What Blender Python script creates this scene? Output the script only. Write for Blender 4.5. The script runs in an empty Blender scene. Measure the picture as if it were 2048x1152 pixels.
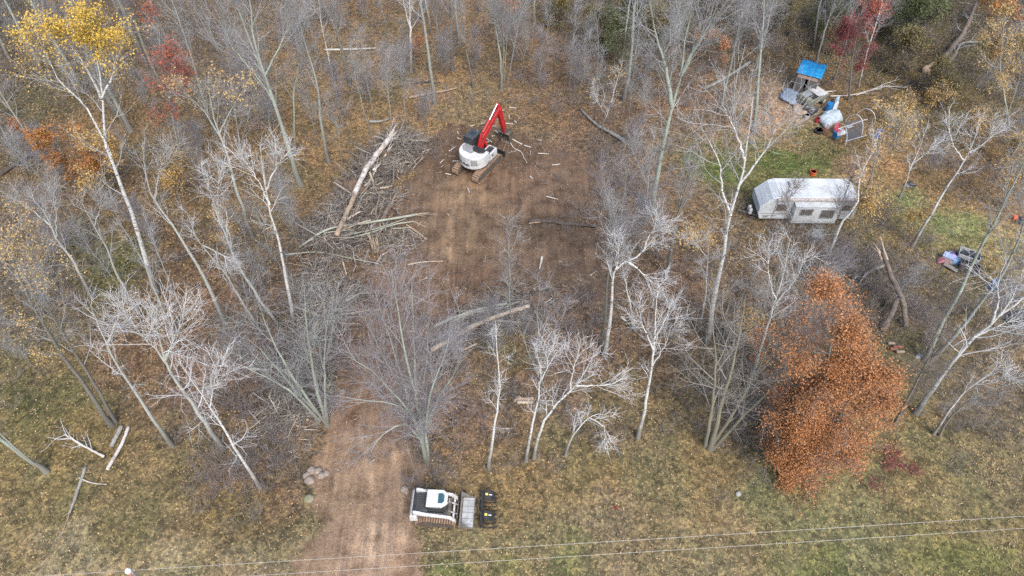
import bpy, math, random
import numpy as np
from mathutils import Vector, Matrix

# ------------------------------------------------------------------ camera, world, sun, exposure
SC = bpy.context.scene
COL = SC.collection
CAM_H = 43.5
PITCH = math.radians(50)            # looking down from the horizon
FPX = 1420.0                        # focal length in pixels of the 2048 wide photograph
cam = bpy.data.cameras.new('camera')
camo = bpy.data.objects.new('camera', cam)
COL.objects.link(camo)
camo.location = (0, 0, CAM_H)
camo.rotation_euler = (math.radians(90) - PITCH, 0, 0)
cam.sensor_width = 36
cam.lens = FPX / 2048 * 36
cam.clip_end = 2000
SC.camera = camo
SUN_EL, SUN_AZ = math.radians(52), math.radians(160)   # azimuth clockwise from +Y
world = bpy.data.worlds.new('World')
SC.world = world
world.use_nodes = True
nt = world.node_tree
sky = nt.nodes.new('ShaderNodeTexSky')
sky.sky_type = 'NISHITA'
sky.sun_disc = False
sky.sun_elevation = SUN_EL
sky.sun_rotation = SUN_AZ
sky.air_density = 1.0
sky.dust_density = 3.0
sky.ozone_density = 0.8
bg = nt.nodes['Background']
nt.links.new(sky.outputs[0], bg.inputs[0])
bg.inputs[1].default_value = 0.15
sl = bpy.data.lights.new('sun', 'SUN')
sl.energy = 1.5
sl.angle = math.radians(28)
sl.color = (1.0, 0.96, 0.91)
so = bpy.data.objects.new('sun', sl)
COL.objects.link(so)
sd = Vector((math.sin(SUN_AZ) * math.cos(SUN_EL), math.cos(SUN_AZ) * math.cos(SUN_EL), math.sin(SUN_EL)))
so.rotation_euler = sd.to_track_quat('Z', 'Y').to_euler()
SC.view_settings.view_transform = 'Standard'
SC.view_settings.look = 'None'
SC.view_settings.exposure = 1.22
SC.view_settings.gamma = 1
SC.cycles.use_denoising = False
SC.cycles.max_bounces = 4
SC.cycles.diffuse_bounces = 2
SC.cycles.glossy_bounces = 2
SC.cycles.transmission_bounces = 2
SC.cycles.caustics_reflective = False
SC.cycles.caustics_refractive = False

rng = np.random.default_rng(7)
random.seed(7)
R = math.radians

# ------------------------------------------------------------------ where a spot of the photograph lies in the world
def ray(px, py):
    xn = (px - 1024) / FPX
    yn = (py - 576) / FPX
    return xn, math.cos(PITCH) - yn * math.sin(PITCH), -(math.sin(PITCH) + yn * math.cos(PITCH))
def G(px, py, z=0.0):
    r = ray(px, py)
    t = (z - CAM_H) / r[2]
    return Vector((r[0] * t, r[1] * t, z))
def P(px, py, Y):
    r = ray(px, py)
    t = Y / r[1]
    return Vector((r[0] * t, Y, CAM_H + r[2] * t))
def proj(p):
    z = p[2] - CAM_H
    fw = p[1] * math.cos(PITCH) - z * math.sin(PITCH)
    up = p[1] * math.sin(PITCH) + z * math.cos(PITCH)
    return 1024 + FPX * p[0] / fw, 576 - FPX * up / fw

def lin(c):
    return tuple(((v / 255) / 12.92 if v / 255 <= 0.04045 else ((v / 255 + 0.055) / 1.055) ** 2.4) for v in c)

# ------------------------------------------------------------------ materials
MATS = {}
def base_mat(name, rough=0.8, metal=0.0):
    m = bpy.data.materials.new(name)
    m.use_nodes = True
    b = m.node_tree.nodes['Principled BSDF']
    b.inputs['Roughness'].default_value = rough
    b.inputs['Metallic'].default_value = metal
    MATS[name] = m
    return m, m.node_tree, b
def ramp(nt, stops, fac=None, interp='LINEAR'):
    r = nt.nodes.new('ShaderNodeValToRGB')
    r.color_ramp.interpolation = interp
    e = r.color_ramp.elements
    while len(e) < len(stops):
        e.new(0.5)
    for el, (p, c) in zip(e, stops):
        el.position = p
        el.color = (c[0], c[1], c[2], 1)
    if fac is not None:
        nt.links.new(fac, r.inputs[0])
    return r
def tex_noise(nt, scale, detail=4, vec=None, rough=0.6):
    n = nt.nodes.new('ShaderNodeTexNoise')
    n.inputs['Scale'].default_value = scale
    n.inputs['Detail'].default_value = detail
    n.inputs['Roughness'].default_value = rough
    if vec is not None:
        nt.links.new(vec, n.inputs['Vector'])
    return n
def coord(nt, kind='Object', scale=None):
    t = nt.nodes.new('ShaderNodeTexCoord')
    o = t.outputs[kind]
    if scale:
        mp = nt.nodes.new('ShaderNodeMapping')
        mp.inputs['Scale'].default_value = scale
        nt.links.new(o, mp.inputs[0])
        o = mp.outputs[0]
    return o
def simple(name, c, c2=None, rough=0.6, metal=0.0, scale=3.0, bump=0.0, lo=0.4, hi=0.65, vscale=None):
    """two colours broken up by noise: paint with grime, wood, steel, plastic"""
    m, nt, b = base_mat(name, rough, metal)
    if c2 is None:
        c2 = tuple(v * 0.8 for v in c)
    n = tex_noise(nt, scale, 6, coord(nt, 'Object', vscale))
    r = ramp(nt, [(lo, c2), (hi, c)], n.outputs['Fac'])
    nt.links.new(r.outputs[0], b.inputs['Base Color'])
    if bump:
        bp = nt.nodes.new('ShaderNodeBump')
        bp.inputs['Strength'].default_value = bump
        bp.inputs['Distance'].default_value = 0.02
        nt.links.new(n.outputs['Fac'], bp.inputs['Height'])
        nt.links.new(bp.outputs[0], b.inputs['Normal'])
    return m
def island_mat(name, stops, rough=0.7, spread=None):
    m, nt, b = base_mat(name, rough)
    g = nt.nodes.new('ShaderNodeNewGeometry')
    r = ramp(nt, stops, g.outputs['Random Per Island'])
    nt.links.new(r.outputs[0], b.inputs['Base Color'])
    return m
def bark_mat(name, pale, dark, base_dark, marks, lichen=None):
    """bark: pale skin, short dark cross marks, rough dark butt at the foot"""
    m, nt, b = base_mat(name, 0.85)
    co = coord(nt, 'Object')
    n1 = tex_noise(nt, 1.0, 4, coord(nt, 'Object', (2.5, 2.5, 9.0)))
    r1 = ramp(nt, [(marks, dark), (marks + 0.07, pale)], n1.outputs['Fac'])
    n2 = tex_noise(nt, 0.9, 5, co)
    mix = nt.nodes.new('ShaderNodeMix')
    mix.data_type = 'RGBA'
    r2 = ramp(nt, [(0.42, (0, 0, 0)), (0.62, (1, 1, 1))], n2.outputs['Fac'])
    nt.links.new(r2.outputs[0], mix.inputs[0])
    nt.links.new(r1.outputs[0], mix.inputs[6])
    mix.inputs[7].default_value = (*(lichen or tuple(v * 0.8 for v in pale)), 1)
    if lichen is None:
        mm = nt.nodes.new('ShaderNodeMix'); mm.data_type = 'RGBA'; mm.blend_type = 'MULTIPLY'
        mm.inputs[0].default_value = 1
        nt.links.new(r1.outputs[0], mm.inputs[6])
        mm.inputs[7].default_value = (0.8, 0.8, 0.78, 1)
        nt.links.new(mm.outputs[2], mix.inputs[7])
    sp = nt.nodes.new('ShaderNodeSeparateXYZ')
    nt.links.new(co, sp.inputs[0])
    ad = nt.nodes.new('ShaderNodeMath'); ad.operation = 'MULTIPLY_ADD'
    nt.links.new(n2.outputs['Fac'], ad.inputs[0])
    ad.inputs[1].default_value = -5.0
    nt.links.new(sp.outputs['Z'], ad.inputs[2])
    mr = nt.nodes.new('ShaderNodeMapRange')
    mr.inputs['From Min'].default_value = -1.5
    mr.inputs['From Max'].default_value = 1.5
    nt.links.new(ad.outputs[0], mr.inputs[0])
    mx = nt.nodes.new('ShaderNodeMix'); mx.data_type = 'RGBA'
    nt.links.new(mr.outputs[0], mx.inputs[0])
    mx.inputs[6].default_value = (*base_dark, 1)
    nt.links.new(mix.outputs[2], mx.inputs[7])
    nt.links.new(mx.outputs[2], b.inputs['Base Color'])
    bp = nt.nodes.new('ShaderNodeBump')
    bp.inputs['Strength'].default_value = 0.5
    bp.inputs['Distance'].default_value = 0.03
    nt.links.new(n1.outputs['Fac'], bp.inputs['Height'])
    nt.links.new(bp.outputs[0], b.inputs['Normal'])
    return m

bark_mat('birch_bark', (0.54, 0.54, 0.52), (0.07, 0.065, 0.06), (0.17, 0.16, 0.145), 0.36)
bark_mat('aspen_bark', (0.33, 0.34, 0.315), (0.12, 0.12, 0.11), (0.13, 0.125, 0.11), 0.36, (0.31, 0.33, 0.29))
bark_mat('grey_bark', (0.24, 0.245, 0.225), (0.12, 0.12, 0.11), (0.14, 0.13, 0.115), 0.40, (0.23, 0.26, 0.215))
bark_mat('dark_bark', (0.15, 0.14, 0.125), (0.08, 0.075, 0.07), (0.10, 0.095, 0.085), 0.42, (0.15, 0.15, 0.115))
bark_mat('lichen_bark', (0.24, 0.26, 0.22), (0.15, 0.16, 0.14), (0.15, 0.15, 0.125), 0.40, (0.29, 0.34, 0.28))
bark_mat('olive_bark', (0.20, 0.185, 0.13), (0.12, 0.11, 0.085), (0.14, 0.13, 0.10), 0.40, (0.17, 0.17, 0.12))
simple('white_twig', (0.53, 0.53, 0.525), (0.40, 0.40, 0.40), 0.8, scale=1.5)
simple('pale_twig', (0.36, 0.36, 0.355), (0.26, 0.26, 0.255), 0.8, scale=1.5)
simple('grey_twig', (0.30, 0.30, 0.30), (0.21, 0.21, 0.205), 0.85, scale=1.2)
simple('lilac_twig', (0.27, 0.262, 0.27), (0.195, 0.178, 0.182), 0.85, scale=1.2)
simple('green_twig', (0.25, 0.275, 0.25), (0.21, 0.20, 0.205), 0.85, scale=1.0)
simple('olive_twig', (0.25, 0.235, 0.215), (0.19, 0.175, 0.155), 0.85, scale=1.0)
simple('brown_twig', (0.20, 0.17, 0.15), (0.13, 0.11, 0.10), 0.85, scale=1.0)
island_mat('yellow_leaf', [(0, (0.374, 0.238, 0.025)), (0.5, (0.490, 0.331, 0.036)), (1, (0.432, 0.259, 0.043))], 0.6)
island_mat('gold_leaf', [(0, (0.270, 0.158, 0.041)), (0.5, (0.375, 0.232, 0.068)), (1, (0.315, 0.225, 0.090))], 0.6)
island_mat('pale_gold_leaf', [(0, (0.330, 0.225, 0.075)), (0.5, (0.390, 0.270, 0.098)), (1, (0.285, 0.180, 0.060))], 0.6)
island_mat('rust_leaf', [(0, (0.17, 0.065, 0.024)), (0.3, (0.27, 0.105, 0.033)), (0.6, (0.34, 0.14, 0.044)), (0.85, (0.38, 0.18, 0.068)), (1, (0.20, 0.10, 0.05))], 0.65)
island_mat('orange_leaf', [(0, (0.240, 0.072, 0.016)), (0.5, (0.336, 0.128, 0.024)), (1, (0.272, 0.160, 0.032))], 0.65)
island_mat('red_leaf', [(0, (0.23, 0.045, 0.025)), (0.5, (0.28, 0.07, 0.035)), (1, (0.22, 0.085, 0.04))], 0.65)
island_mat('scarlet_leaf', [(0, (0.281, 0.043, 0.015)), (0.5, (0.323, 0.064, 0.021)), (1, (0.238, 0.076, 0.025))], 0.65)
island_mat('crimson_leaf', [(0, (0.10, 0.014, 0.016)), (0.5, (0.165, 0.024, 0.024)), (1, (0.14, 0.04, 0.035))], 0.65)
island_mat('green_leaf', [(0, (0.045, 0.065, 0.022)), (0.5, (0.075, 0.095, 0.03)), (1, (0.10, 0.10, 0.035))], 0.6)
island_mat('dark_green_leaf', [(0, (0.028, 0.042, 0.02)), (0.5, (0.045, 0.062, 0.026)), (1, (0.06, 0.07, 0.03))], 0.6)
island_mat('olive_leaf', [(0, (0.10, 0.085, 0.028)), (0.5, (0.15, 0.125, 0.04)), (1, (0.19, 0.14, 0.05))], 0.7)
island_mat('litter', [(0, (0.133, 0.087, 0.051)), (0.25, (0.193, 0.124, 0.066)), (0.5, (0.258, 0.175, 0.092)), (0.7, (0.175, 0.115, 0.078)), (0.85, (0.331, 0.235, 0.110)), (1, (0.386, 0.294, 0.166))], 0.8)
island_mat('litter_mauve', [(0, (0.135, 0.077, 0.054)), (0.3, (0.189, 0.117, 0.081)), (0.6, (0.225, 0.144, 0.108)), (0.85, (0.153, 0.099, 0.077)), (1, (0.324, 0.225, 0.135))], 0.8)
island_mat('litter_gold', [(0, (0.240, 0.136, 0.044)), (0.4, (0.352, 0.208, 0.064)), (0.7, (0.288, 0.160, 0.056)), (1, (0.440, 0.336, 0.144))], 0.75)
island_mat('litter_bright', [(0, (0.384, 0.240, 0.048)), (0.4, (0.448, 0.336, 0.112)), (0.7, (0.416, 0.272, 0.128)), (1, (0.496, 0.416, 0.224))], 0.7)
island_mat('grass', [(0, (0.115, 0.115, 0.045)), (0.3, (0.165, 0.155, 0.065)), (0.6, (0.23, 0.20, 0.095)), (0.85, (0.29, 0.25, 0.14)), (1, (0.20, 0.14, 0.08))], 0.8)
island_mat('dry_grass', [(0, (0.17, 0.14, 0.065)), (0.4, (0.26, 0.215, 0.11)), (0.8, (0.33, 0.29, 0.17)), (1, (0.24, 0.16, 0.09))], 0.8)
island_mat('lawn', [(0, (0.045, 0.085, 0.018)), (0.5, (0.075, 0.12, 0.026)), (0.85, (0.12, 0.14, 0.04)), (1, (0.26, 0.22, 0.07))], 0.8)
island_mat('brush_twigs', [(0, (0.117, 0.099, 0.090)), (0.5, (0.189, 0.167, 0.167)), (1, (0.252, 0.234, 0.230))], 0.85)
island_mat('debris_twigs', [(0, (0.085, 0.07, 0.06)), (0.45, (0.19, 0.175, 0.16)), (0.78, (0.30, 0.29, 0.275)), (0.9, (0.30, 0.24, 0.17)), (1, (0.50, 0.42, 0.32))], 0.85)
island_mat('clods', [(0, (0.055, 0.038, 0.026)), (0.5, (0.10, 0.07, 0.048)), (1, (0.16, 0.115, 0.08))], 0.95)
island_mat('debris_poles', [(0, (0.04, 0.034, 0.029)), (0.4, (0.085, 0.07, 0.056)), (0.72, (0.15, 0.13, 0.11)), (0.88, (0.21, 0.20, 0.175)), (0.95, (0.27, 0.21, 0.15)), (1, (0.40, 0.33, 0.25))], 0.9)
# machine and camp materials
simple('white_paint', (0.47, 0.48, 0.48), (0.33, 0.32, 0.30), 0.4, scale=2.6, lo=.33, hi=.5)
simple('red_paint', (0.42, 0.016, 0.02), (0.24, 0.022, 0.02), 0.45, scale=3.0, lo=.36, hi=.52)
simple('black_paint', (0.010, 0.011, 0.014), (0.028, 0.026, 0.025), 0.65, scale=4.0)
simple('dark_steel', (0.075, 0.073, 0.070), (0.14, 0.115, 0.09), 0.55, 0.3, scale=3.0)
simple('dark_panel', (0.028, 0.034, 0.04), (0.05, 0.054, 0.058), 0.6, scale=6.0)
simple('glass', (0.02, 0.028, 0.03), (0.03, 0.038, 0.04), 0.08, scale=1.0)
simple('sky_glass', (0.05, 0.13, 0.16), (0.03, 0.08, 0.10), 0.1, scale=2.0)
simple('muddy_track', (0.10, 0.068, 0.046), (0.045, 0.036, 0.03), 0.9, scale=5.0, bump=0.5)
simple('rubber', (0.045, 0.042, 0.04), (0.11, 0.085, 0.065), 0.85, scale=5.0)
simple('track_pad', (0.30, 0.19, 0.12), (0.17, 0.115, 0.08), 0.9, scale=5.0)
simple('worn_steel', (0.26, 0.25, 0.24), (0.14, 0.12, 0.105), 0.45, 0.35, scale=2.5)
simple('bright_steel', (0.52, 0.55, 0.56), (0.36, 0.37, 0.37), 0.4, 0.25, scale=2.0)
simple('chrome', (0.7, 0.7, 0.7), (0.6, 0.6, 0.6), 0.25, 0.7, scale=2.0)
simple('label_yellow', (0.68, 0.62, 0.10), (0.60, 0.54, 0.1), 0.5, scale=5)
simple('label_white', (0.7, 0.7, 0.7), (0.6, 0.6, 0.6), 0.5, scale=5)
simple('trailer_skin', (0.48, 0.51, 0.525), (0.38, 0.40, 0.41), 0.45, scale=0.9)
simple('trailer_roof', (0.47, 0.50, 0.51), (0.36, 0.375, 0.37), 0.6, scale=1.1, lo=.34, hi=.58)
simple('awning', (0.42, 0.37, 0.35), (0.30, 0.26, 0.25), 0.8, scale=3)
simple('trailer_window', (0.06, 0.06, 0.06), (0.12, 0.11, 0.10), 0.15, scale=4)
simple('blue_tarp', (0.012, 0.24, 0.46), (0.006, 0.13, 0.32), 0.45, scale=3.5, bump=0.4)
simple('grey_board', (0.115, 0.11, 0.105), (0.07, 0.066, 0.062), 0.85, scale=3, vscale=(3, 3, 0.4))
simple('pale_board', (0.36, 0.31, 0.28), (0.24, 0.20, 0.18), 0.8, scale=3, vscale=(6, 6, 0.3))
simple('pink_board', (0.40, 0.27, 0.21), (0.26, 0.19, 0.16), 0.8, scale=3)
simple('sage_paint', (0.20, 0.21, 0.16), (0.12, 0.125, 0.10), 0.5, scale=4)
simple('grey_canvas', (0.22, 0.25, 0.26), (0.12, 0.135, 0.14), 0.7, scale=3)
simple('white_cloth', (0.38, 0.44, 0.47), (0.26, 0.31, 0.34), 0.7, scale=2.5, bump=0.5)
simple('slate_tarp', (0.13, 0.17, 0.23), (0.20, 0.25, 0.32), 0.6, scale=3, bump=0.5)
simple('blue_plastic', (0.015, 0.17, 0.40), (0.012, 0.11, 0.28), 0.4, scale=3)
simple('royal_plastic', (0.02, 0.07, 0.33), (0.05, 0.12, 0.36), 0.5, scale=9)
simple('sky_plastic', (0.16, 0.36, 0.60), (0.12, 0.27, 0.47), 0.4, scale=3)
simple('lavender_plastic', (0.36, 0.42, 0.66), (0.28, 0.33, 0.54), 0.5, scale=3)
simple('purple_plastic', (0.10, 0.03, 0.16), (0.30, 0.09, 0.36), 0.5, scale=12)
simple('red_plastic', (0.40, 0.03, 0.045), (0.28, 0.03, 0.04), 0.45, scale=6)
simple('pink_plastic', (0.50, 0.09, 0.16), (0.38, 0.07, 0.12), 0.5, scale=6)
simple('rose_plastic', (0.36, 0.12, 0.15), (0.24, 0.08, 0.10), 0.6, scale=9)
simple('orange_plastic', (0.70, 0.12, 0.04), (0.56, 0.09, 0.03), 0.4, scale=3)
simple('rust_iron', (0.26, 0.09, 0.05), (0.15, 0.07, 0.05), 0.8, scale=5)
simple('white_plastic', (0.45, 0.46, 0.46), (0.34, 0.35, 0.35), 0.5, scale=3)
simple('grey_plastic', (0.24, 0.245, 0.25), (0.17, 0.17, 0.17), 0.6, scale=4)
simple('charcoal_plastic', (0.03, 0.032, 0.038), (0.06, 0.062, 0.066), 0.45, scale=5)
simple('pvc', (0.55, 0.57, 0.58), (0.44, 0.45, 0.45), 0.5, scale=4)
simple('pole_wood', (0.33, 0.17, 0.105), (0.22, 0.12, 0.08), 0.85, scale=3, vscale=(5, 5, 0.5))
simple('wire', (0.36, 0.35, 0.31), (0.30, 0.29, 0.26), 0.5, 0.2, scale=2)
simple('porcelain', (0.80, 0.84, 0.88), (0.70, 0.74, 0.78), 0.25, scale=4)
simple('peeled_wood', (0.42, 0.35, 0.26), (0.28, 0.22, 0.16), 0.8, scale=1.6, bump=0.4, vscale=(2, 2, 2))
simple('tan_log', (0.33, 0.25, 0.175), (0.20, 0.155, 0.115), 0.85, scale=2.5, bump=0.6)
simple('white_log', (0.42, 0.40, 0.37), (0.24, 0.19, 0.155), 0.85, scale=2.4, bump=0.6, lo=0.36, hi=0.52)
simple('white_stick', (0.46, 0.44, 0.40), (0.34, 0.31, 0.27), 0.8, scale=2)
simple('grey_log', (0.25, 0.25, 0.225), (0.15, 0.14, 0.125), 0.9, scale=2.5, bump=0.6)
simple('green_log', (0.29, 0.31, 0.25), (0.21, 0.215, 0.175), 0.85, scale=1.5, bump=0.4)
simple('dark_log', (0.085, 0.068, 0.055), (0.05, 0.04, 0.034), 0.95, scale=2.5, bump=0.6)
simple('brown_log', (0.17, 0.135, 0.105), (0.10, 0.08, 0.065), 0.9, scale=2.5, bump=0.6)
simple('rootball', (0.13, 0.085, 0.055), (0.07, 0.045, 0.032), 0.95, scale=4, bump=0.8)
simple('pale_rot', (0.34, 0.25, 0.18), (0.22, 0.16, 0.12), 0.95, scale=4, bump=0.8)
simple('rock', (0.26, 0.215, 0.18), (0.17, 0.14, 0.12), 0.9, scale=3, bump=0.6)
simple('moss_rock', (0.20, 0.18, 0.15), (0.12, 0.13, 0.06), 0.95, scale=2.5, bump=0.6)
simple('grey_rock', (0.30, 0.30, 0.29), (0.2, 0.2, 0.19), 0.9, scale=3, bump=0.6)

# ------------------------------------------------------------------ objects
def tag(o, label=None, cat=None, group=None, kind=None):
    if label: o['label'] = label
    if cat: o['category'] = cat
    if group: o['group'] = group
    if kind: o['kind'] = kind
    return o
def empty(name, loc, rz=0.0, label=None, cat=None, group=None):
    o = bpy.data.objects.new(name, None)
    COL.objects.link(o)
    o.location = loc
    o.rotation_euler = (0, 0, rz)
    o.empty_display_size = 0.3
    return tag(o, label, cat, group)
def link_mesh(name, me, mat, parent=None, loc=None, rz=0.0):
    o = bpy.data.objects.new(name, me)
    COL.objects.link(o)
    if mat is not None:
        me.materials.append(MATS[mat])
    if parent is not None:
        o.parent = parent
    if loc is not None:
        o.location = loc
        o.rotation_euler = (0, 0, rz)
    return o
def np_mesh(name, V, F, smooth=True):
    """V (n,3) float, F list of int arrays (m,k)"""
    me = bpy.data.meshes.new(name)
    V = np.ascontiguousarray(V, dtype=np.float32)
    me.vertices.add(len(V))
    me.vertices.foreach_set('co', V.ravel())
    nl = sum(f.size for f in F)
    npoly = sum(len(f) for f in F)
    me.loops.add(nl)
    me.polygons.add(npoly)
    me.loops.foreach_set('vertex_index', np.concatenate([f.ravel() for f in F]).astype(np.int32))
    tot = np.concatenate([np.full(len(f), f.shape[1], dtype=np.int32) for f in F])
    st = np.concatenate([[0], np.cumsum(tot)[:-1]]).astype(np.int32)
    me.polygons.foreach_set('loop_start', st)
    me.polygons.foreach_set('loop_total', tot)
    me.polygons.foreach_set('use_smooth', np.full(npoly, smooth, dtype=bool))
    me.update(calc_edges=True)
    return me

class MB:
    """collects boxes, prisms, tubes into one mesh"""
    def __init__(s):
        s.v, s.f = [], []
    def add(s, vs, fs):
        o = len(s.v)
        s.v += [tuple(v) for v in vs]
        s.f += [tuple(i + o for i in f) for f in fs]
        return s
    def box(s, c, d, rot=None):
        M = rot if rot is not None else Matrix.Identity(3)
        vs = [Vector(c) + M @ Vector((x * d[0] / 2, y * d[1] / 2, z * d[2] / 2)) for x in (-1, 1) for y in (-1, 1) for z in (-1, 1)]
        return s.add(vs, [(0, 1, 3, 2), (4, 6, 7, 5), (0, 4, 5, 1), (2, 3, 7, 6), (0, 2, 6, 4), (1, 5, 7, 3)])
    def prism(s, prof, a, b, axis='y'):
        """profile of 2-d points swept from a to b along the axis"""
        def mk(p, t):
            if axis == 'y': return (p[0], t, p[1])
            if axis == 'x': return (t, p[0], p[1])
            return (p[0], p[1], t)
        n = len(prof)
        vs = [mk(p, a) for p in prof] + [mk(p, b) for p in prof]
        fs = [tuple(range(n)), tuple(range(2 * n - 1, n - 1, -1))] + [(i, n + i, n + (i + 1) % n, (i + 1) % n) for i in range(n)]
        return s.add(vs, fs)
    def cyl(s, p0, p1, r0, r1=None, n=12, caps=True):
        return s.tube([p0, p1], [r0, r0 if r1 is None else r1], n, caps)
    def tube(s, pts, rad, n=8, caps=True):
        pts = [Vector(p) for p in pts]
        if not hasattr(rad, '__len__'): rad = [rad] * len(pts)
        vs, fs = [], []
        u = None
        for i, p in enumerate(pts):
            t = (pts[min(i + 1, len(pts) - 1)] - pts[max(i - 1, 0)]).normalized()
            if u is None:
                u = t.orthogonal().normalized()
            else:
                u = (u - t * u.dot(t)).normalized()
            w = t.cross(u)
            for k in range(n):
                a = 2 * math.pi * k / n
                vs.append(p + (u * math.cos(a) + w * math.sin(a)) * rad[i])
        for i in range(len(pts) - 1):
            for k in range(n):
                fs.append((i * n + k, i * n + (k + 1) % n, (i + 1) * n + (k + 1) % n, (i + 1) * n + k))
        if caps:
            fs.append(tuple(range(n - 1, -1, -1)))
            fs.append(tuple(range((len(pts) - 1) * n, len(pts) * n)))
        return s.add(vs, fs)
    def build(s, name, mat, parent=None, bevel=0.0, smooth=False, loc=None, rz=0.0):
        me = bpy.data.meshes.new(name)
        me.from_pydata(s.v, [], s.f)
        me.update()
        import bmesh
        bm = bmesh.new(); bm.from_mesh(me)
        bmesh.ops.recalc_face_normals(bm, faces=bm.faces)
        bm.to_mesh(me); bm.free()
        if smooth:
            me.polygons.foreach_set('use_smooth', [True] * len(me.polygons))
        o = link_mesh(name, me, mat, parent, loc, rz)
        if bevel:
            b = o.modifiers.new('bevel', 'BEVEL')
            b.width = bevel; b.segments = 2; b.limit_method = 'ANGLE'; b.angle_limit = R(35)
        return o
def hull(circles, n=40):
    pts = sorted({(round(c[0] + c[2] * math.cos(2 * math.pi * k / n), 5), round(c[1] + c[2] * math.sin(2 * math.pi * k / n), 5)) for c in circles for k in range(n)})
    def half(ps):
        h = []
        for p in ps:
            while len(h) > 1 and (h[-1][0] - h[-2][0]) * (p[1] - h[-2][1]) - (h[-1][1] - h[-2][1]) * (p[0] - h[-2][0]) <= 0:
                h.pop()
            h.append(p)
        return h[:-1]
    return half(pts) + half(pts[::-1])
def lugs(mb, circles, y0, y1, pitch, thick, depth):
    h = hull(circles)
    h = h + [h[0]]
    seg = [math.dist(h[i], h[i + 1]) for i in range(len(h) - 1)]
    L = sum(seg); n = int(L / pitch)
    for k in range(n):
        s = L * k / n; i = 0
        while s > seg[i]:
            s -= seg[i]; i += 1
        a, b = h[i], h[i + 1]
        t = s / seg[i]
        p = (a[0] + (b[0] - a[0]) * t, a[1] + (b[1] - a[1]) * t)
        ang = math.atan2(b[1] - a[1], b[0] - a[0])
        mb.box((p[0] + math.sin(ang) * depth * .4, (y0 + y1) / 2, p[1] - math.cos(ang) * depth * .4), (thick, y1 - y0, depth), Matrix.Rotation(-ang, 3, 'Y'))

# ------------------------------------------------------------------ the ground: one sheet, its own soils and leaf cover as colour zones
def poly_world(px):
    return np.array([[*G(x, y)[:2]] for x, y in px])
def inside(poly, X, Y):
    res = np.zeros(X.shape, bool)
    n = len(poly)
    j = n - 1
    for i in range(n):
        xi, yi = poly[i]; xj, yj = poly[j]
        c = ((yi > Y) != (yj > Y)) & (X < (xj - xi) * (Y - yi) / (yj - yi + 1e-12) + xi)
        res ^= c
        j = i
    return res
def edge_dist(poly, X, Y):
    d = np.full(X.shape, 1e9)
    n = len(poly)
    for i in range(n):
        a = poly[i]; b = poly[(i + 1) % n]
        ab = b - a
        t = np.clip(((X - a[0]) * ab[0] + (Y - a[1]) * ab[1]) / (ab @ ab + 1e-12), 0, 1)
        d = np.minimum(d, np.hypot(X - a[0] - t * ab[0], Y - a[1] - t * ab[1]))
    return d
def soft(poly, X, Y, w):
    d = edge_dist(poly, X, Y)
    sd_ = np.where(inside(poly, X, Y), d, -d)
    return np.clip(0.5 + sd_ / (2 * w), 0, 1)
def vnoise(X, Y, cell, seed):
    r = np.random.default_rng(seed)
    T = r.random((64, 64))
    u, v = X / cell, Y / cell
    i, j = np.floor(u).astype(int), np.floor(v).astype(int)
    fu, fv = u - i, v - j
    fu, fv = fu * fu * (3 - 2 * fu), fv * fv * (3 - 2 * fv)
    g = lambda a, b: T[a % 64, b % 64]
    return (g(i, j) * (1 - fu) + g(i + 1, j) * fu) * (1 - fv) + (g(i, j + 1) * (1 - fu) + g(i + 1, j + 1) * fu) * fv

ROAD = poly_world([(585, 1200), (608, 1110), (640, 1040), (652, 960), (648, 900), (668, 830), (672, 770), (690, 720), (745, 690), (830, 690), (855, 720), (815, 800), (812, 880), (822, 950), (818, 1000), (836, 1070), (842, 1110), (850, 1200)])
CLEAR = poly_world([(690, 735), (690, 660), (735, 600), (760, 510), (775, 430), (770, 385), (800, 330), (845, 284), (900, 266), (960, 254), (1040, 258), (1075, 280), (1110, 315), (1190, 335), (1210, 385), (1215, 420), (1200, 460), (1215, 500), (1245, 540), (1215, 590), (1110, 575), (1040, 600), (960, 630), (900, 680), (850, 735)])
YARD = poly_world([(1500, 240), (1560, 200), (1640, 195), (1760, 300), (1760, 400), (1720, 430), (1500, 400), (1400, 380), (1400, 300)])
FIELD = poly_world([(1720, 390), (1790, 360), (1900, 420), (2060, 470), (2100, 560), (1960, 520), (1860, 480), (1760, 440)])
PILE1 = [G(x, y) for x, y in ((795, 300), (740, 350), (715, 400), (690, 460), (655, 500))]
PILE2 = [G(x, y) for x, y in ((690, 620), (640, 690), (610, 760), (590, 830))]
def seg_gauss(pts, X, Y, w):
    d = np.full(X.shape, 1e9)
    for a, b in zip(pts[:-1], pts[1:]):
        a = np.array(a[:2]); b = np.array(b[:2]); ab = b - a
        t = np.clip(((X - a[0]) * ab[0] + (Y - a[1]) * ab[1]) / (ab @ ab), 0, 1)
        d = np.minimum(d, np.hypot(X - a[0] - t * ab[0], Y - a[1] - t * ab[1]))
    return np.exp(-(d / w) ** 2)
def height(X, Y):
    h = (vnoise(X, Y, 1.3, 1) - .5) * .10 + (vnoise(X, Y, 3.7, 2) - .5) * .12
    dirt = np.maximum(soft(CLEAR, X, Y, 1.0), soft(ROAD, X, Y, .8))
    h = h * (1 - .5 * dirt) + dirt * ((vnoise(X, Y, .6, 3) - .5) * .06 - .05) + soft(CLEAR, X, Y, 1.5) * np.clip(vnoise(X, Y, 1.7, 6) - .55, 0, 1) * .5 * (Y > 34)
    h += .85 * seg_gauss(PILE1, X, Y, 1.7) * (.6 + .8 * vnoise(X, Y, .9, 4)) + .7 * seg_gauss(PILE2, X, Y, 1.6) * (.6 + .8 * vnoise(X, Y, .9, 5))
    # ruts of the track loader along the road
    return h
def hz(x, y):
    return float(height(np.array([x]), np.array([y]))[0])

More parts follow.
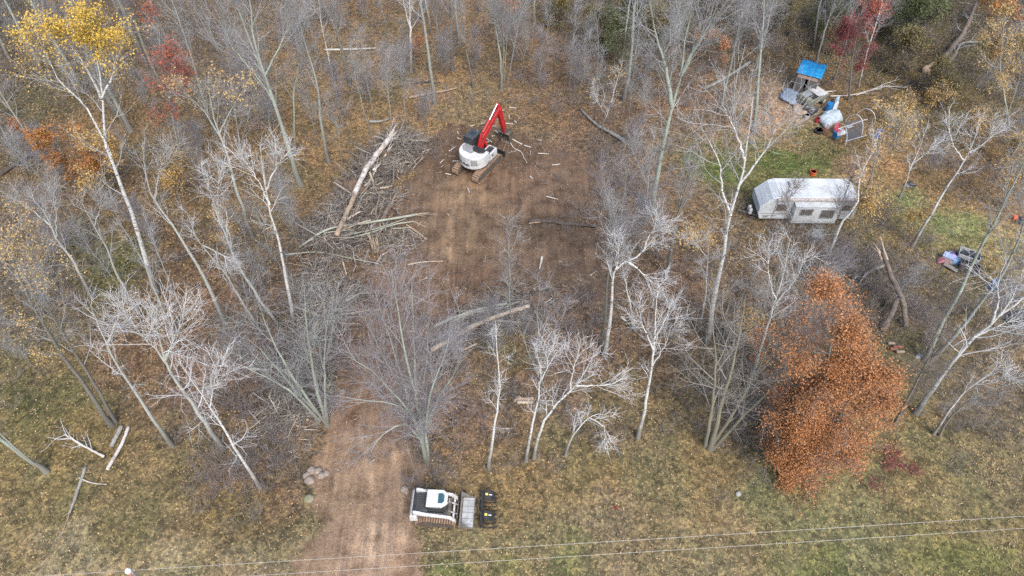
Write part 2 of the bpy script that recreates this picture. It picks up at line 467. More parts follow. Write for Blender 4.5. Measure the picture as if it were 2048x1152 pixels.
# colour zones: (px, py, reach in metres, sRGB)
ZONES = [
 (60, 60, 9, (98, 88, 68)), (300, 60, 9, (104, 88, 62)), (520, 60, 9, (116, 98, 68)), (720, 60, 9, (128, 104, 66)), (900, 60, 9, (132, 104, 64)), (1060, 100, 7, (118, 94, 60)),
 (1250, 60, 9, (84, 76, 52)), (1450, 60, 9, (86, 76, 56)), (1700, 40, 9, (84, 80, 50)), (1900, 40, 9, (80, 78, 46)), (2030, 60, 8, (92, 82, 54)),
 (60, 200, 8, (92, 84, 58)), (260, 240, 7, (112, 92, 56)), (450, 220, 7, (116, 94, 60)), (620, 220, 7, (132, 106, 64)), (780, 200, 7, (136, 110, 68)), (900, 220, 6, (130, 106, 70)),
 (1080, 200, 6, (122, 96, 66)), (1250, 220, 6, (110, 90, 68)), (1400, 200, 6, (110, 88, 66)), (1540, 220, 5, (150, 126, 100)), (1700, 220, 5, (112, 94, 58)), (1850, 230, 6, (98, 88, 54)), (2000, 230, 6, (106, 92, 58)),
 (60, 380, 6, (104, 88, 60)), (250, 380, 6, (114, 92, 58)), (420, 380, 5, (114, 92, 60)), (560, 380, 5, (120, 98, 62)), (660, 420, 4, (116, 94, 64)),
 (1120, 300, 5, (124, 98, 74)), (1250, 380, 5, (114, 92, 72)), (1370, 300, 4, (122, 102, 68)), (1430, 330, 3, (84, 104, 42)), (1560, 325, 3, (84, 108, 38)), (1640, 318, 3, (90, 110, 44)), (1690, 340, 3, (156, 126, 88)), (1600, 290, 2.5, (140, 122, 78)), (1780, 310, 3, (160, 122, 70)), (1860, 340, 5, (116, 96, 62)), (1990, 380, 5, (132, 104, 64)),
 (1830, 400, 3, (124, 130, 74)), (1920, 450, 3, (126, 130, 70)), (2020, 490, 3, (136, 124, 74)), (1760, 430, 3, (120, 104, 62)),
 (100, 560, 5, (100, 88, 60)), (220, 520, 4, (92, 94, 44)), (380, 520, 5, (110, 88, 62)), (500, 600, 4, (106, 84, 64)), (600, 560, 3.5, (100, 80, 60)),
 (1180, 640, 4, (114, 92, 74)), (1300, 560, 4, (110, 88, 68)), (1400, 480, 4, (112, 94, 66)), (1330, 700, 4, (112, 90, 66)), (1500, 560, 4, (104, 90, 70)), (1620, 520, 4, (98, 84, 62)), (1780, 560, 4, (98, 86, 66)), (1950, 600, 4, (106, 96, 66)),
 (60, 740, 4, (104, 94, 58)), (120, 800, 4, (106, 98, 52)), (250, 700, 4, (112, 88, 62)), (420, 740, 4, (108, 84, 68)), (560, 760, 3, (100, 80, 64)),
 (960, 720, 3, (114, 96, 66)), (1000, 690, 2.5, (110, 100, 52)), (1100, 760, 4, (116, 94, 74)), (1250, 800, 4, (116, 98, 64)), (1420, 760, 4, (110, 96, 66)), (1800, 760, 4, (106, 98, 62)), (1980, 780, 4, (108, 96, 72)),
 (100, 900, 3, (112, 100, 56)), (300, 920, 3, (116, 98, 60)), (480, 900, 3, (112, 90, 66)), (580, 900, 2.5, (114, 92, 68)), (600, 820, 2, (106, 84, 64)),
 (900, 800, 3, (114, 92, 76)), (900, 900, 2.5, (116, 96, 68)), (1000, 960, 3, (120, 104, 64)), (1200, 930, 3, (116, 104, 62)), (1400, 950, 3, (120, 106, 66)), (1600, 1020, 3, (112, 112, 72)), (1850, 930, 3, (118, 108, 66)), (2000, 920, 3, (114, 102, 68)),
 (60, 1020, 2.5, (116, 104, 64)), (250, 1030, 2.5, (118, 104, 62)), (450, 1040, 2.5, (112, 96, 58)), (560, 1010, 2, (108, 88, 60)), (540, 1080, 2, (112, 100, 66)),
 (900, 1100, 2, (116, 100, 70)), (1000, 1060, 2.5, (124, 108, 70)), (1200, 1060, 2.5, (124, 108, 78)), (1450, 1080, 2.5, (124, 112, 76)), (1700, 1060, 2.5, (118, 114, 72)), (1950, 1060, 2.5, (118, 108, 66)),
 (100, 1140, 2.5, (138, 126, 92)), (350, 1130, 2.5, (132, 122, 86)), (520, 1130, 2, (132, 120, 88)), (930, 1140, 2, (106, 112, 58)), (1150, 1140, 2, (110, 112, 64)), (1400, 1140, 2, (124, 114, 78)), (1650, 1140, 2, (106, 110, 56)), (1950, 1130, 2, (108, 110, 54)),
]
DIRT = [(690, 1140, 2, (150, 118, 94)), (740, 1100, 1.5, (160, 130, 104)), (820, 1120, 1.2, (150, 116, 90)), (620, 1130, 1.2, (142, 112, 86)), (700, 1000, 2, (142, 112, 86)), (780, 1000, 2, (136, 108, 86)), (720, 900, 2, (146, 114, 86)), (720, 800, 2.5, (136, 100, 70)), (690, 800, 1.2, (126, 94, 70)),
 (780, 850, 2, (142, 110, 86)), (780, 640, 3, (118, 90, 70)), (850, 560, 3, (122, 92, 68)), (900, 600, 2.5, (124, 92, 66)), (940, 560, 2.5, (112, 84, 64)), (905, 490, 1.6, (138, 108, 78)), (900, 400, 1.8, (134, 104, 76)), (850, 460, 2.5, (120, 94, 72)), (960, 470, 2.5, (118, 92, 68)), (1060, 500, 2.5, (118, 92, 72)), (1140, 550, 2.5, (104, 82, 66)), (1080, 460, 2.0, (98, 76, 58)),
 (1080, 380, 2.5, (122, 94, 72)), (1000, 360, 2.5, (122, 92, 68)), (960, 380, 1.5, (146, 112, 78)), (870, 310, 2.5, (108, 82, 62)), (1000, 290, 2.5, (104, 80, 60)), (820, 380, 2, (112, 88, 68))]
def zone_mix(Z, X, Y, power=2.2):
    num = np.zeros(X.shape + (3,)); den = np.zeros(X.shape)
    for px, py, s, c in Z:
        g = G(px, py)
        d2 = ((X - g.x) ** 2 + (Y - g.y) ** 2) / (s * s)
        w = 1 / (0.15 + d2) ** power
        num += w[..., None] * np.array(lin(c)); den += w
    return num / den[..., None]
ALB = 0.80
LANES = [([G(x, y) for x, y in pts], a) for pts, a in ((((737, 1190), (747, 1060), (742, 960), (716, 840), (720, 780)), 1.0), (((802, 1190), (806, 1060), (795, 960), (778, 850), (790, 760)), 1.0), (((668, 1190), (690, 1050), (695, 950)), .6), (((764, 1190), (772, 1060), (765, 980)), .5), (((710, 1190), (724, 1060)), .5), (((893, 590), (900, 500), (903, 430), (930, 375)), .9), (((926, 600), (934, 500), (950, 420)), .5), (((860, 590), (862, 480)), .4))]
def ground_maps(X, Y):
    jx = X + (vnoise(X, Y, 2.1, 11) - .5) * 3.0 + (vnoise(X, Y, .8, 12) - .5) * 1.2
    jy = Y + (vnoise(X, Y, 2.1, 13) - .5) * 3.0 + (vnoise(X, Y, .8, 14) - .5) * 1.2
    base = zone_mix(ZONES, jx, jy)
    cx_ = X + (jx - X) * 1.6; cy_ = Y + (jy - Y) * 1.6
    d = np.maximum(soft(CLEAR, cx_, cy_, 2.2), soft(ROAD, X + (jx - X) * .6, Y + (jy - Y) * .6, .85))
    d = np.maximum(d, .75 * seg_gauss(PILE1, X, Y, 3.0))
    d = np.maximum(d, .75 * seg_gauss(PILE2, X, Y, 2.4))
    dc = zone_mix(DIRT, X + (jx - X) * .4, Y + (jy - Y) * .4)
    lane = np.zeros_like(X)
    for pts, a_ in LANES:
        lane = np.maximum(lane, a_ * seg_gauss(pts, X + (jx - X) * .05, Y, .17))
    lane = lane * (.35 + .9 * vnoise(X, Y, .9, 15))
    dc = dc * (1 + .50 * lane)[..., None] * np.array([.95, .985, .915])
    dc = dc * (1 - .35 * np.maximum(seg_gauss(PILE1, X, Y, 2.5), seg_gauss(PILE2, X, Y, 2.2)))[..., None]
    m1 = (vnoise(jx, jy, 3.3, 16) - .5)[..., None]; m2 = (vnoise(jx, jy, 1.2, 17) - .5)[..., None]
    base = base * (1 + m1 * np.array([.30, .05, -.10]) + m2 * np.array([.28, .22, .18]))
    desat = lambda c: c * .70 + c.mean(-1, keepdims=True) * .30
    return desat(base) * ALB, desat(dc) * ALB, d

def grid_mesh(name, xs, ys, z_off=0.0, keep=None):
    X, Y = np.meshgrid(xs, ys)
    Z = height(X, Y) + z_off
    base, dc, d = ground_maps(X, Y)
    nx, ny = len(xs), len(ys)
    idx = np.arange(nx * ny).reshape(ny, nx)
    F = np.stack([idx[:-1, :-1], idx[:-1, 1:], idx[1:, 1:], idx[1:, :-1]], -1).reshape(-1, 4)
    V = np.stack([X, Y, Z], -1).reshape(-1, 3)
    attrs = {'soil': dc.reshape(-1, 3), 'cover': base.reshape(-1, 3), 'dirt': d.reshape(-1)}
    if keep is not None:
        kf = keep(X, Y).reshape(-1)[F].min(1) > 0
        F = F[kf]
        used = np.unique(F)
        remap = np.full(len(V), -1); remap[used] = np.arange(len(used))
        F = remap[F]; V = V[used]
        attrs = {k: a[used] for k, a in attrs.items()}
    me = np_mesh(name, V, [F])
    for k, a in attrs.items():
        if a.ndim == 2:
            at = me.attributes.new(k, 'FLOAT_COLOR', 'POINT')
            at.data.foreach_set('color', np.concatenate([a, np.ones((len(a), 1))], 1).astype(np.float32).ravel())
        else:
            at = me.attributes.new(k, 'FLOAT', 'POINT')
            at.data.foreach_set('value', a.astype(np.float32))
    return me

def ground_material():
    m, nt, b = base_mat('ground_cover', 0.95)
    b.inputs['Specular IOR Level'].default_value = 0.15
    L = nt.links.new
    def attr(n):
        a = nt.nodes.new('ShaderNodeAttribute'); a.attribute_name = n
        return a
    def mixc(fac, a, c, mode='MIX'):
        x = nt.nodes.new('ShaderNodeMix'); x.data_type = 'RGBA'; x.blend_type = mode
        if isinstance(fac, (int, float)): x.inputs[0].default_value = fac
        else: L(fac, x.inputs[0])
        for s, v in ((6, a), (7, c)):
            if isinstance(v, tuple): x.inputs[s].default_value = (*v, 1)
            else: L(v, x.inputs[s])
        return x.outputs[2]
    co = coord(nt, 'Object')
    cov, soil, dirt = attr('cover'), attr('soil'), attr('dirt')
    # leaf cover: two layers of leaf sized cells with their own tone
    def cells(scale, stops):
        v = nt.nodes.new('ShaderNodeTexVoronoi'); v.inputs['Scale'].default_value = scale
        L(co, v.inputs['Vector'])
        s = nt.nodes.new('ShaderNodeSeparateColor'); L(v.outputs['Color'], s.inputs[0])
        r = ramp(nt, stops, s.outputs[0])
        return r.outputs[0], s
    c1, s1 = cells(6.5, [(0, (0.60, 0.58, 0.56)), (0.45, (0.90, 0.89, 0.88)), (0.75, (1.2, 1.17, 1.1)), (1, (1.6, 1.5, 1.3))])
    c2, s2 = cells(2.6, [(0, (0.65, 0.66, 0.66)), (0.5, (1.0, 1.0, 1.0)), (1, (1.3, 1.25, 1.15))])
    n1 = tex_noise(nt, 0.55, 6, co, 0.65)
    r1 = ramp(nt, [(0.30, (0.82, 0.87, 0.80)), (0.5, (1.0, 1.0, 1.0)), (0.70, (1.22, 1.14, 1.12))], n1.outputs['Fac'])
    n2 = tex_noise(nt, 14, 3, co, 0.7)
    r2 = ramp(nt, [(0.32, (0.62, 0.62, 0.62)), (0.68, (1.35, 1.33, 1.28))], n2.outputs['Fac'])
    leaf = mixc(1.0, cov.outputs['Color'], c1, 'MULTIPLY')
    leaf = mixc(1.0, leaf, c2, 'MULTIPLY')
    leaf = mixc(1.0, leaf, r1.outputs[0], 'MULTIPLY')
    leaf = mixc(1.0, leaf, r2.outputs[0], 'MULTIPLY')
    # bare soil: clods, wheel streaks along the track, damp stains
    ns = tex_noise(nt, 1.0, 5, coord(nt, 'Object', (2.6, 0.16, 1)), 0.6)
    rs = ramp(nt, [(0.34, (0.80, 0.80, 0.82)), (0.5, (1.0, 1.0, 1.0)), (0.68, (1.20, 1.18, 1.14))], ns.outputs['Fac'])
    nd = tex_noise(nt, 0.7, 6, co, 0.7)
    rd = ramp(nt, [(0.36, (0.62, 0.59, 0.56)), (0.50, (1.0, 1.0, 1.0)), (0.66, (1.30, 1.27, 1.2))], nd.outputs['Fac'])
    nc = tex_noise(nt, 9, 6, co, 0.75)
    rc = ramp(nt, [(0.35, (0.64, 0.62, 0.60)), (0.5, (1.0, 1.0, 1.0)), (0.67, (1.28, 1.26, 1.22))], nc.outputs['Fac'])
    so_ = mixc(1.0, soil.outputs['Color'], rs.outputs[0], 'MULTIPLY')
    so_ = mixc(1.0, so_, rd.outputs[0], 'MULTIPLY')
    so_ = mixc(1.0, so_, rc.outputs[0], 'MULTIPLY')
    # ragged meeting of the two
    nb = tex_noise(nt, 1.6, 7, co, 0.75)
    mr = nt.nodes.new('ShaderNodeMath'); mr.operation = 'MULTIPLY_ADD'
    L(nb.outputs['Fac'], mr.inputs[0]); mr.inputs[1].default_value = 1.4; 
    sb = nt.nodes.new('ShaderNodeMath'); sb.operation = 'ADD'
    L(dirt.outputs['Fac'], sb.inputs[0]); sb.inputs[1].default_value = -0.70
    L(sb.outputs[0], mr.inputs[2])
    rb = ramp(nt, [(0.38, (0, 0, 0)), (0.62, (1, 1, 1))], mr.outputs[0])
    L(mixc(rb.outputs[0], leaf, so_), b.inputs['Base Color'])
    bp = nt.nodes.new('ShaderNodeBump'); bp.inputs['Strength'].default_value = 0.7; bp.inputs['Distance'].default_value = 0.08
    add = nt.nodes.new('ShaderNodeMath'); add.operation = 'MULTIPLY_ADD'
    L(s1.outputs[1], add.inputs[0]); add.inputs[1].default_value = 0.5; L(nc.outputs['Fac'], add.inputs[2])
    L(add.outputs[0], bp.inputs['Height']); L(bp.outputs[0], b.inputs['Normal'])
ground_material()

xs = np.concatenate([np.linspace(-420, -76, 24), np.arange(-75, 75.1, 0.4), np.linspace(76, 420, 24)])
ys = np.concatenate([np.linspace(-160, 9, 14), np.arange(10, 92, 0.4), np.arange(92.5, 140, 1.5), np.linspace(141, 620, 24)])
tag(link_mesh('ground', grid_mesh('ground', xs, ys), 'ground_cover'), kind='structure')
fx = np.arange(-30, 14, 0.2); fy = np.arange(9.8, 66, 0.2)
def keep_road(X, Y):
    return (soft(ROAD, X, Y, 1.8) > .02) & (Y < 31.5)
def keep_clear(X, Y):
    return (soft(CLEAR, X, Y, 2.6) > .02) & (Y >= 31.3)
tag(link_mesh('dirt_road', grid_mesh('dirt_road', fx, fy, 0.012, keep_road), 'ground_cover'), kind='structure')
tag(link_mesh('dirt_clearing', grid_mesh('dirt_clearing', fx, fy, 0.016, keep_clear), 'ground_cover'), kind='structure')
#@@MORE
# ------------------------------------------------------------------ the red and white excavator
def text_mesh(s, size):
    cu = bpy.data.curves.new('lettering', 'FONT')
    cu.body = s; cu.size = size; cu.align_x = 'CENTER'; cu.align_y = 'CENTER'; cu.extrude = 0.004; cu.offset = size * 0.02
    o = bpy.data.objects.new('lettering', cu); COL.objects.link(o)
    dg = bpy.context.evaluated_depsgraph_get()
    me = bpy.data.meshes.new_from_object(o.evaluated_get(dg))
    bpy.data.objects.remove(o)
    return me
EXC_C = G(955, 335); EXC_S = 1.07
EXC_H = math.atan2(4.4, 2.75)
def excavator():
    e = empty('excavator', (EXC_C.x, EXC_C.y, hz(EXC_C.x, EXC_C.y) + .03), EXC_H, 'white excavator with red boom and black cab digging at the far end of the clearing', 'excavator')
    e.scale = (EXC_S,) * 3
    fx_, fy_ = math.cos(EXC_H), math.sin(EXC_H)
    def L(px, py):          # where a pixel meets the boom's upright plane, in the machine's own metres
        r = ray(px, py)
        n = (-fy_, fx_)
        t = (EXC_C.x * n[0] + EXC_C.y * n[1]) / (r[0] * n[0] + r[1] * n[1])
        x, y, z = r[0] * t, r[1] * t, CAM_H + r[2] * t
        return ((x - EXC_C.x) * fx_ + (y - EXC_C.y) * fy_) / EXC_S, z / EXC_S
    wheels = [(-1.5, .43, .38), (1.5, .43, .38)]
    for sgn in (1, -1):
        y = 1.02 * sgn
        t = MB().prism(hull(wheels), y - .26, y + .26)
        to = t.build('track', 'muddy_track', e, .01)
        lg = MB(); lugs(lg, wheels, y - .30, y + .30, .17, .115, .07); lg.build('track_shoes', 'track_pad', to)
        f = MB().prism(hull([(c[0], c[1], .27) for c in wheels]), y - .275, y + .275)
        for c in wheels: f.cyl((c[0], y - .285, c[1]), (c[0], y + .285, c[1]), .24, n=16)
        f.build('track_frame', 'dark_steel', to, .01)
        rl = MB()
        for k in range(6): rl.cyl((-1.05 + k * .42, y - .29, .24), (-1.05 + k * .42, y + .29, .24), .1)
        rl.build('track_roller', 'dark_steel', to)
    MB().box((0, 0, .62), (2.0, 1.6, .4)).cyl((0, 0, .8), (0, 0, 1.02), .62, n=24).build('undercarriage', 'dark_steel', e, .03)
    bl = MB().prism([(2.28, .1), (2.34, .1), (2.44, .4), (2.36, .74), (2.28, .74), (2.33, .4)], -1.36, 1.36)
    for y in (-.6, .6): bl.box((1.75, y, .42), (1.1, .16, .2))
    bl.build('dozer_blade', 'black_paint', e, .015)
    # slew deck
    deck = [(1.32, -1.22), (1.32, 1.22)] + [(-.25 - 1.32 * math.sin(a), 1.24 * math.cos(a)) for a in np.linspace(0, math.pi, 25)]
    MB().prism(deck, 1.0, 1.12, 'z').build('slew_deck', 'dark_steel', e, .015)
    rear = [(.05, -1.25)] + [(.05, 1.25)] + [(-.25 - 1.38 * math.sin(a) ** .8 if a > .01 else -.25, 1.26 * math.cos(a)) for a in np.linspace(0, math.pi, 29)]
    MB().prism(rear, 1.10, 2.26, 'z').build('counterweight', 'white_paint', e, .07)
    MB().prism([(.05, -1.25), (1.28, -1.25), (1.28, -.42), (.05, -.42)], 1.10, 1.86, 'z').build('side_tank', 'white_paint', e, .05)
    MB().prism([(1.28, -1.22), (1.36, -1.22), (1.36, -.45), (1.28, -.45)], 1.1, 1.75, 'z').box((.62, -.85, 1.875), (.95, .55, .03)).build('step_panel', 'dark_panel', e, .01)
    hood = [(.03, -.3), (.03, 1.1), (-.55, 1.1), (-.95, .7), (-.95, -.1)]
    MB().prism(hood, 2.255, 2.285, 'z').build('engine_hood', 'grey_plastic', e, .01)
    mf = MB()
    mf.prism([(-.02, -1.02), (-.02, .12), (-.3, .18), (-.62, -.1), (-.66, -.62), (-.42, -1.0)], 2.27, 2.42, 'z')
    mf.cyl((-.42, -.75, 2.3), (-.42, -.75, 2.62), .06)
    mf.build('exhaust_cover', 'black_paint', e, .05)
    lv = MB()
    def on_rear(u, z, off):      # a point on the curved tail, u runs from the left side to the right
        a = u
        x = -.25 - (1.38 + off) * math.sin(a) ** .8; y = (1.26 + off) * math.cos(a)
        return (x, y, z)
    for k in range(6):
        z = 1.52 + k * .1
        pts = [on_rear(a, z, .004) for a in np.linspace(1.92, 2.38, 9)]
        lv.tube(pts, .022, 6)
    lv.build('louvre', 'dark_panel', e)
    gr = MB()
    gr.tube([on_rear(a, 1.98 - .22 * ((a - .5) / 2.2), .002) for a in np.linspace(.45, 2.7, 24)], .012, 5)
    gr.build('panel_seam', 'grey_plastic', e)
    me = text_mesh('Link-Belt', .40)
    n = len(me.vertices)
    co = np.zeros(n * 3, np.float32); me.vertices.foreach_get('co', co); co = co.reshape(-1, 3)
    # lay the word round the tail by arc length
    aa = np.linspace(.2, 2.6, 400)
    px_ = np.array([on_rear(a, 0, .012)[:2] for a in aa]); arc = np.concatenate([[0], np.cumsum(np.hypot(*np.diff(px_, axis=0).T))])
    mid = np.interp(1.27, aa, arc)
    s = mid + co[:, 0] * 1.0
    out = np.stack([np.interp(s, arc, px_[:, 0]), np.interp(s, arc, px_[:, 1]), 1.52 + co[:, 1]], -1)
    nrm = np.stack([np.interp(s, arc, np.gradient(px_[:, 1], arc)), -np.interp(s, arc, np.gradient(px_[:, 0], arc))], -1)
    out[:, :2] -= np.sign(nrm[:, :1]) * 0 + nrm * (co[:, 2:3]) * -1
    me.vertices.foreach_set('co', out.astype(np.float32).ravel())
    lt = link_mesh('lettering', me, 'black_paint', e)
    MB().box((.55, -1.262, 1.55), (.14, .02, .2)).build('decal', 'black_paint', e)
    MB().box((-.1, -1.262, 1.3), (.5, .02, .04)).build('decal', 'black_paint', e)
    # cab
    y0, y1 = .36, 1.22
    prof = [(-.12, 1.12), (1.42, 1.12), (1.5, 1.7), (1.18, 2.86), (-.02, 2.9), (-.12, 2.0)]
    c = MB().prism(prof, y0, y1).build('cab', 'glass', e, .04)
    fr = MB()
    for y in (y0 - .012, y1 + .012):
        for a, b in zip(prof, prof[1:] + prof[:1]): fr.tube([(a[0], y, a[1]), (b[0], y, b[1])], .045, 6)
        fr.tube([(.55, y, 1.12), (.5, y, 2.88)], .04, 6)
        fr.box((.3, y, 1.38), (.8, .03, .5))
    for p in prof: fr.tube([(p[0], y0, p[1]), (p[0], y1, p[1])], .045, 6)
    fr.build('cab_frame', 'black_paint', c)
    MB().prism([(-.06, 2.89), (1.2, 2.85), (1.2, 2.93), (-.06, 2.98)], y0 - .03, y1 + .03).build('cab_roof', 'dark_panel', c, .03)
    MB().box((.6, .79, 2.955), (.5, .5, .03)).build('roof_hatch', 'glass', c, .01)
    # handrail and mirror on the right front
    h = MB()
    h.tube([(.15, -1.2, 1.86), (.15, -1.2, 2.45), (1.25, -1.2, 2.45), (1.25, -1.2, 1.86)], .025, 6)
    h.tube([(.15, -1.2, 2.15), (1.25, -1.2, 2.15)], .02, 6)
    h.tube([(1.25, -1.2, 2.3), (1.62, -1.3, 2.5)], .02, 6).box((1.64, -1.3, 2.5), (.05, .2, .34))
    h.build('handrail', 'black_paint', e)
    # boom, stick and bucket follow the machine's upright middle plane
    foot, knee, top = (.42, 1.55), L(964, 276), L(996, 217)
    tip = L(1008, 263)
    by = -.02
    def beam(mb, pts, hts, w):
        up_, lo_ = [], []
        for i, p in enumerate(pts):
            a = pts[max(i - 1, 0)]; b = pts[min(i + 1, len(pts) - 1)]
            d = Vector((b[0] - a[0], b[1] - a[1])).normalized()
            nrm_ = Vector((-d.y, d.x))
            up_.append((p[0] + nrm_.x * hts[i], p[1] + nrm_.y * hts[i])); lo_.append((p[0] - nrm_.x * hts[i], p[1] - nrm_.y * hts[i]))
        for k in range(len(pts) - 1):
            mb.prism([lo_[k], lo_[k + 1], up_[k + 1], up_[k]], by - w / 2, by + w / 2)
    k1 = (knee[0] * .75 + foot[0] * .25, knee[1] * .75 + foot[1] * .25 - .02)
    b = MB(); beam(b, [foot, k1, knee, (knee[0] * .55 + top[0] * .45, knee[1] * .55 + top[1] * .45), top], [.19, .27, .30, .24, .15], .38)
    b.cyl((top[0], by - .3, top[1]), (top[0], by + .3, top[1]), .15).cyl((foot[0], by - .34, foot[1]), (foot[0], by + .34, foot[1]), .2)
    bo = b.build('boom', 'red_paint', e, .025)
    cy = MB()
    for y in (-.34, .34):
        cy.cyl((1.15, by + y, 1.35), (knee[0] + .02, by + y, knee[1] - .28), .095)
    cy.build('boom_cylinder', 'red_paint', bo)
    MB().cyl((knee[0] + .1, by, knee[1] + .55), (top[0] * .45 + knee[0] * .55, by, top[1] * .45 + knee[1] * .55 + .5), .10).build('stick_cylinder', 'red_paint', bo)
    hose = MB()
    for y in (-.12, .12):
        hose.tube([(foot[0] + .1, by + y, foot[1] + .3), (k1[0] - .15, by + y, k1[1] + .38), (knee[0] - .1, by + y, knee[1] + .48), (top[0] - .3, by + y, top[1] + .25)], .03, 6)
    hose.build('hydraulic_hose', 'black_paint', bo)
    d = Vector((tip[0] - top[0], tip[1] - top[1])); d.normalize()
    back = (top[0] - d.x * .55, top[1] - d.y * .55)
    MB().cyl((top[0] * .45 + knee[0] * .55, by, top[1] * .45 + knee[1] * .55 + .5), (back[0], by, back[1] + .05), .055).build('cylinder_rod', 'chrome', bo)
    s_ = MB(); beam(s_, [back, top, tip], [.12, .24, .13], .30)
    so_ = s_.build('stick', 'red_paint', e, .02)
    bc = MB().cyl((top[0] + d.x * .2 + .34, by, top[1] + d.y * .2 + .1), (tip[0] - d.x * .6 + .32, by, tip[1] - d.y * .6), .085)
    bc.build('bucket_cylinder', 'red_paint', so_)
    MB().tube([(tip[0] - d.x * .6 + .32, by, tip[1] - d.y * .6), (tip[0] + .42, by, tip[1] - .2)], .06, 8).tube([(tip[0] - d.x * .35, by, tip[1] - d.y * .35), (tip[0] + .42, by, tip[1] - .2)], .05, 8).build('bucket_link', 'dark_steel', so_)
    # bucket: curved shell open towards the machine, teeth down
    cx, cz = tip[0] + .22, tip[1] - .52
    arc_o = [(cx + .56 * math.cos(a), cz + .56 * math.sin(a)) for a in np.linspace(2.3, -1.9, 16)]
    arc_i = [(cx + .50 * math.cos(a), cz + .50 * math.sin(a)) for a in np.linspace(-1.9, 2.3, 16)]
    bu = MB()
    for k in range(15):
        bu.prism([arc_o[k], arc_o[k + 1], arc_i[14 - k], arc_i[15 - k]], by - .55, by + .55)
    for y in (by - .57, by + .55): bu.prism(arc_o, y, y + .03)
    for y in (by - .2, by + .17): bu.box((tip[0] + .12, y + .02, tip[1] - .02), (.5, .06, .3))
    bko = bu.build('bucket', 'dark_steel', e, .008)
    te = MB()
    for k in range(5):
        y = by - .46 + k * .23
        te.prism([(arc_o[-1][0] + .05, arc_o[-1][1]), (arc_o[-1][0] - .26, arc_o[-1][1] - .05), (arc_o[-1][0] + .02, arc_o[-1][1] + .09)], y - .05, y + .05)
    te.build('tooth', 'worn_steel', bko)
excavator()

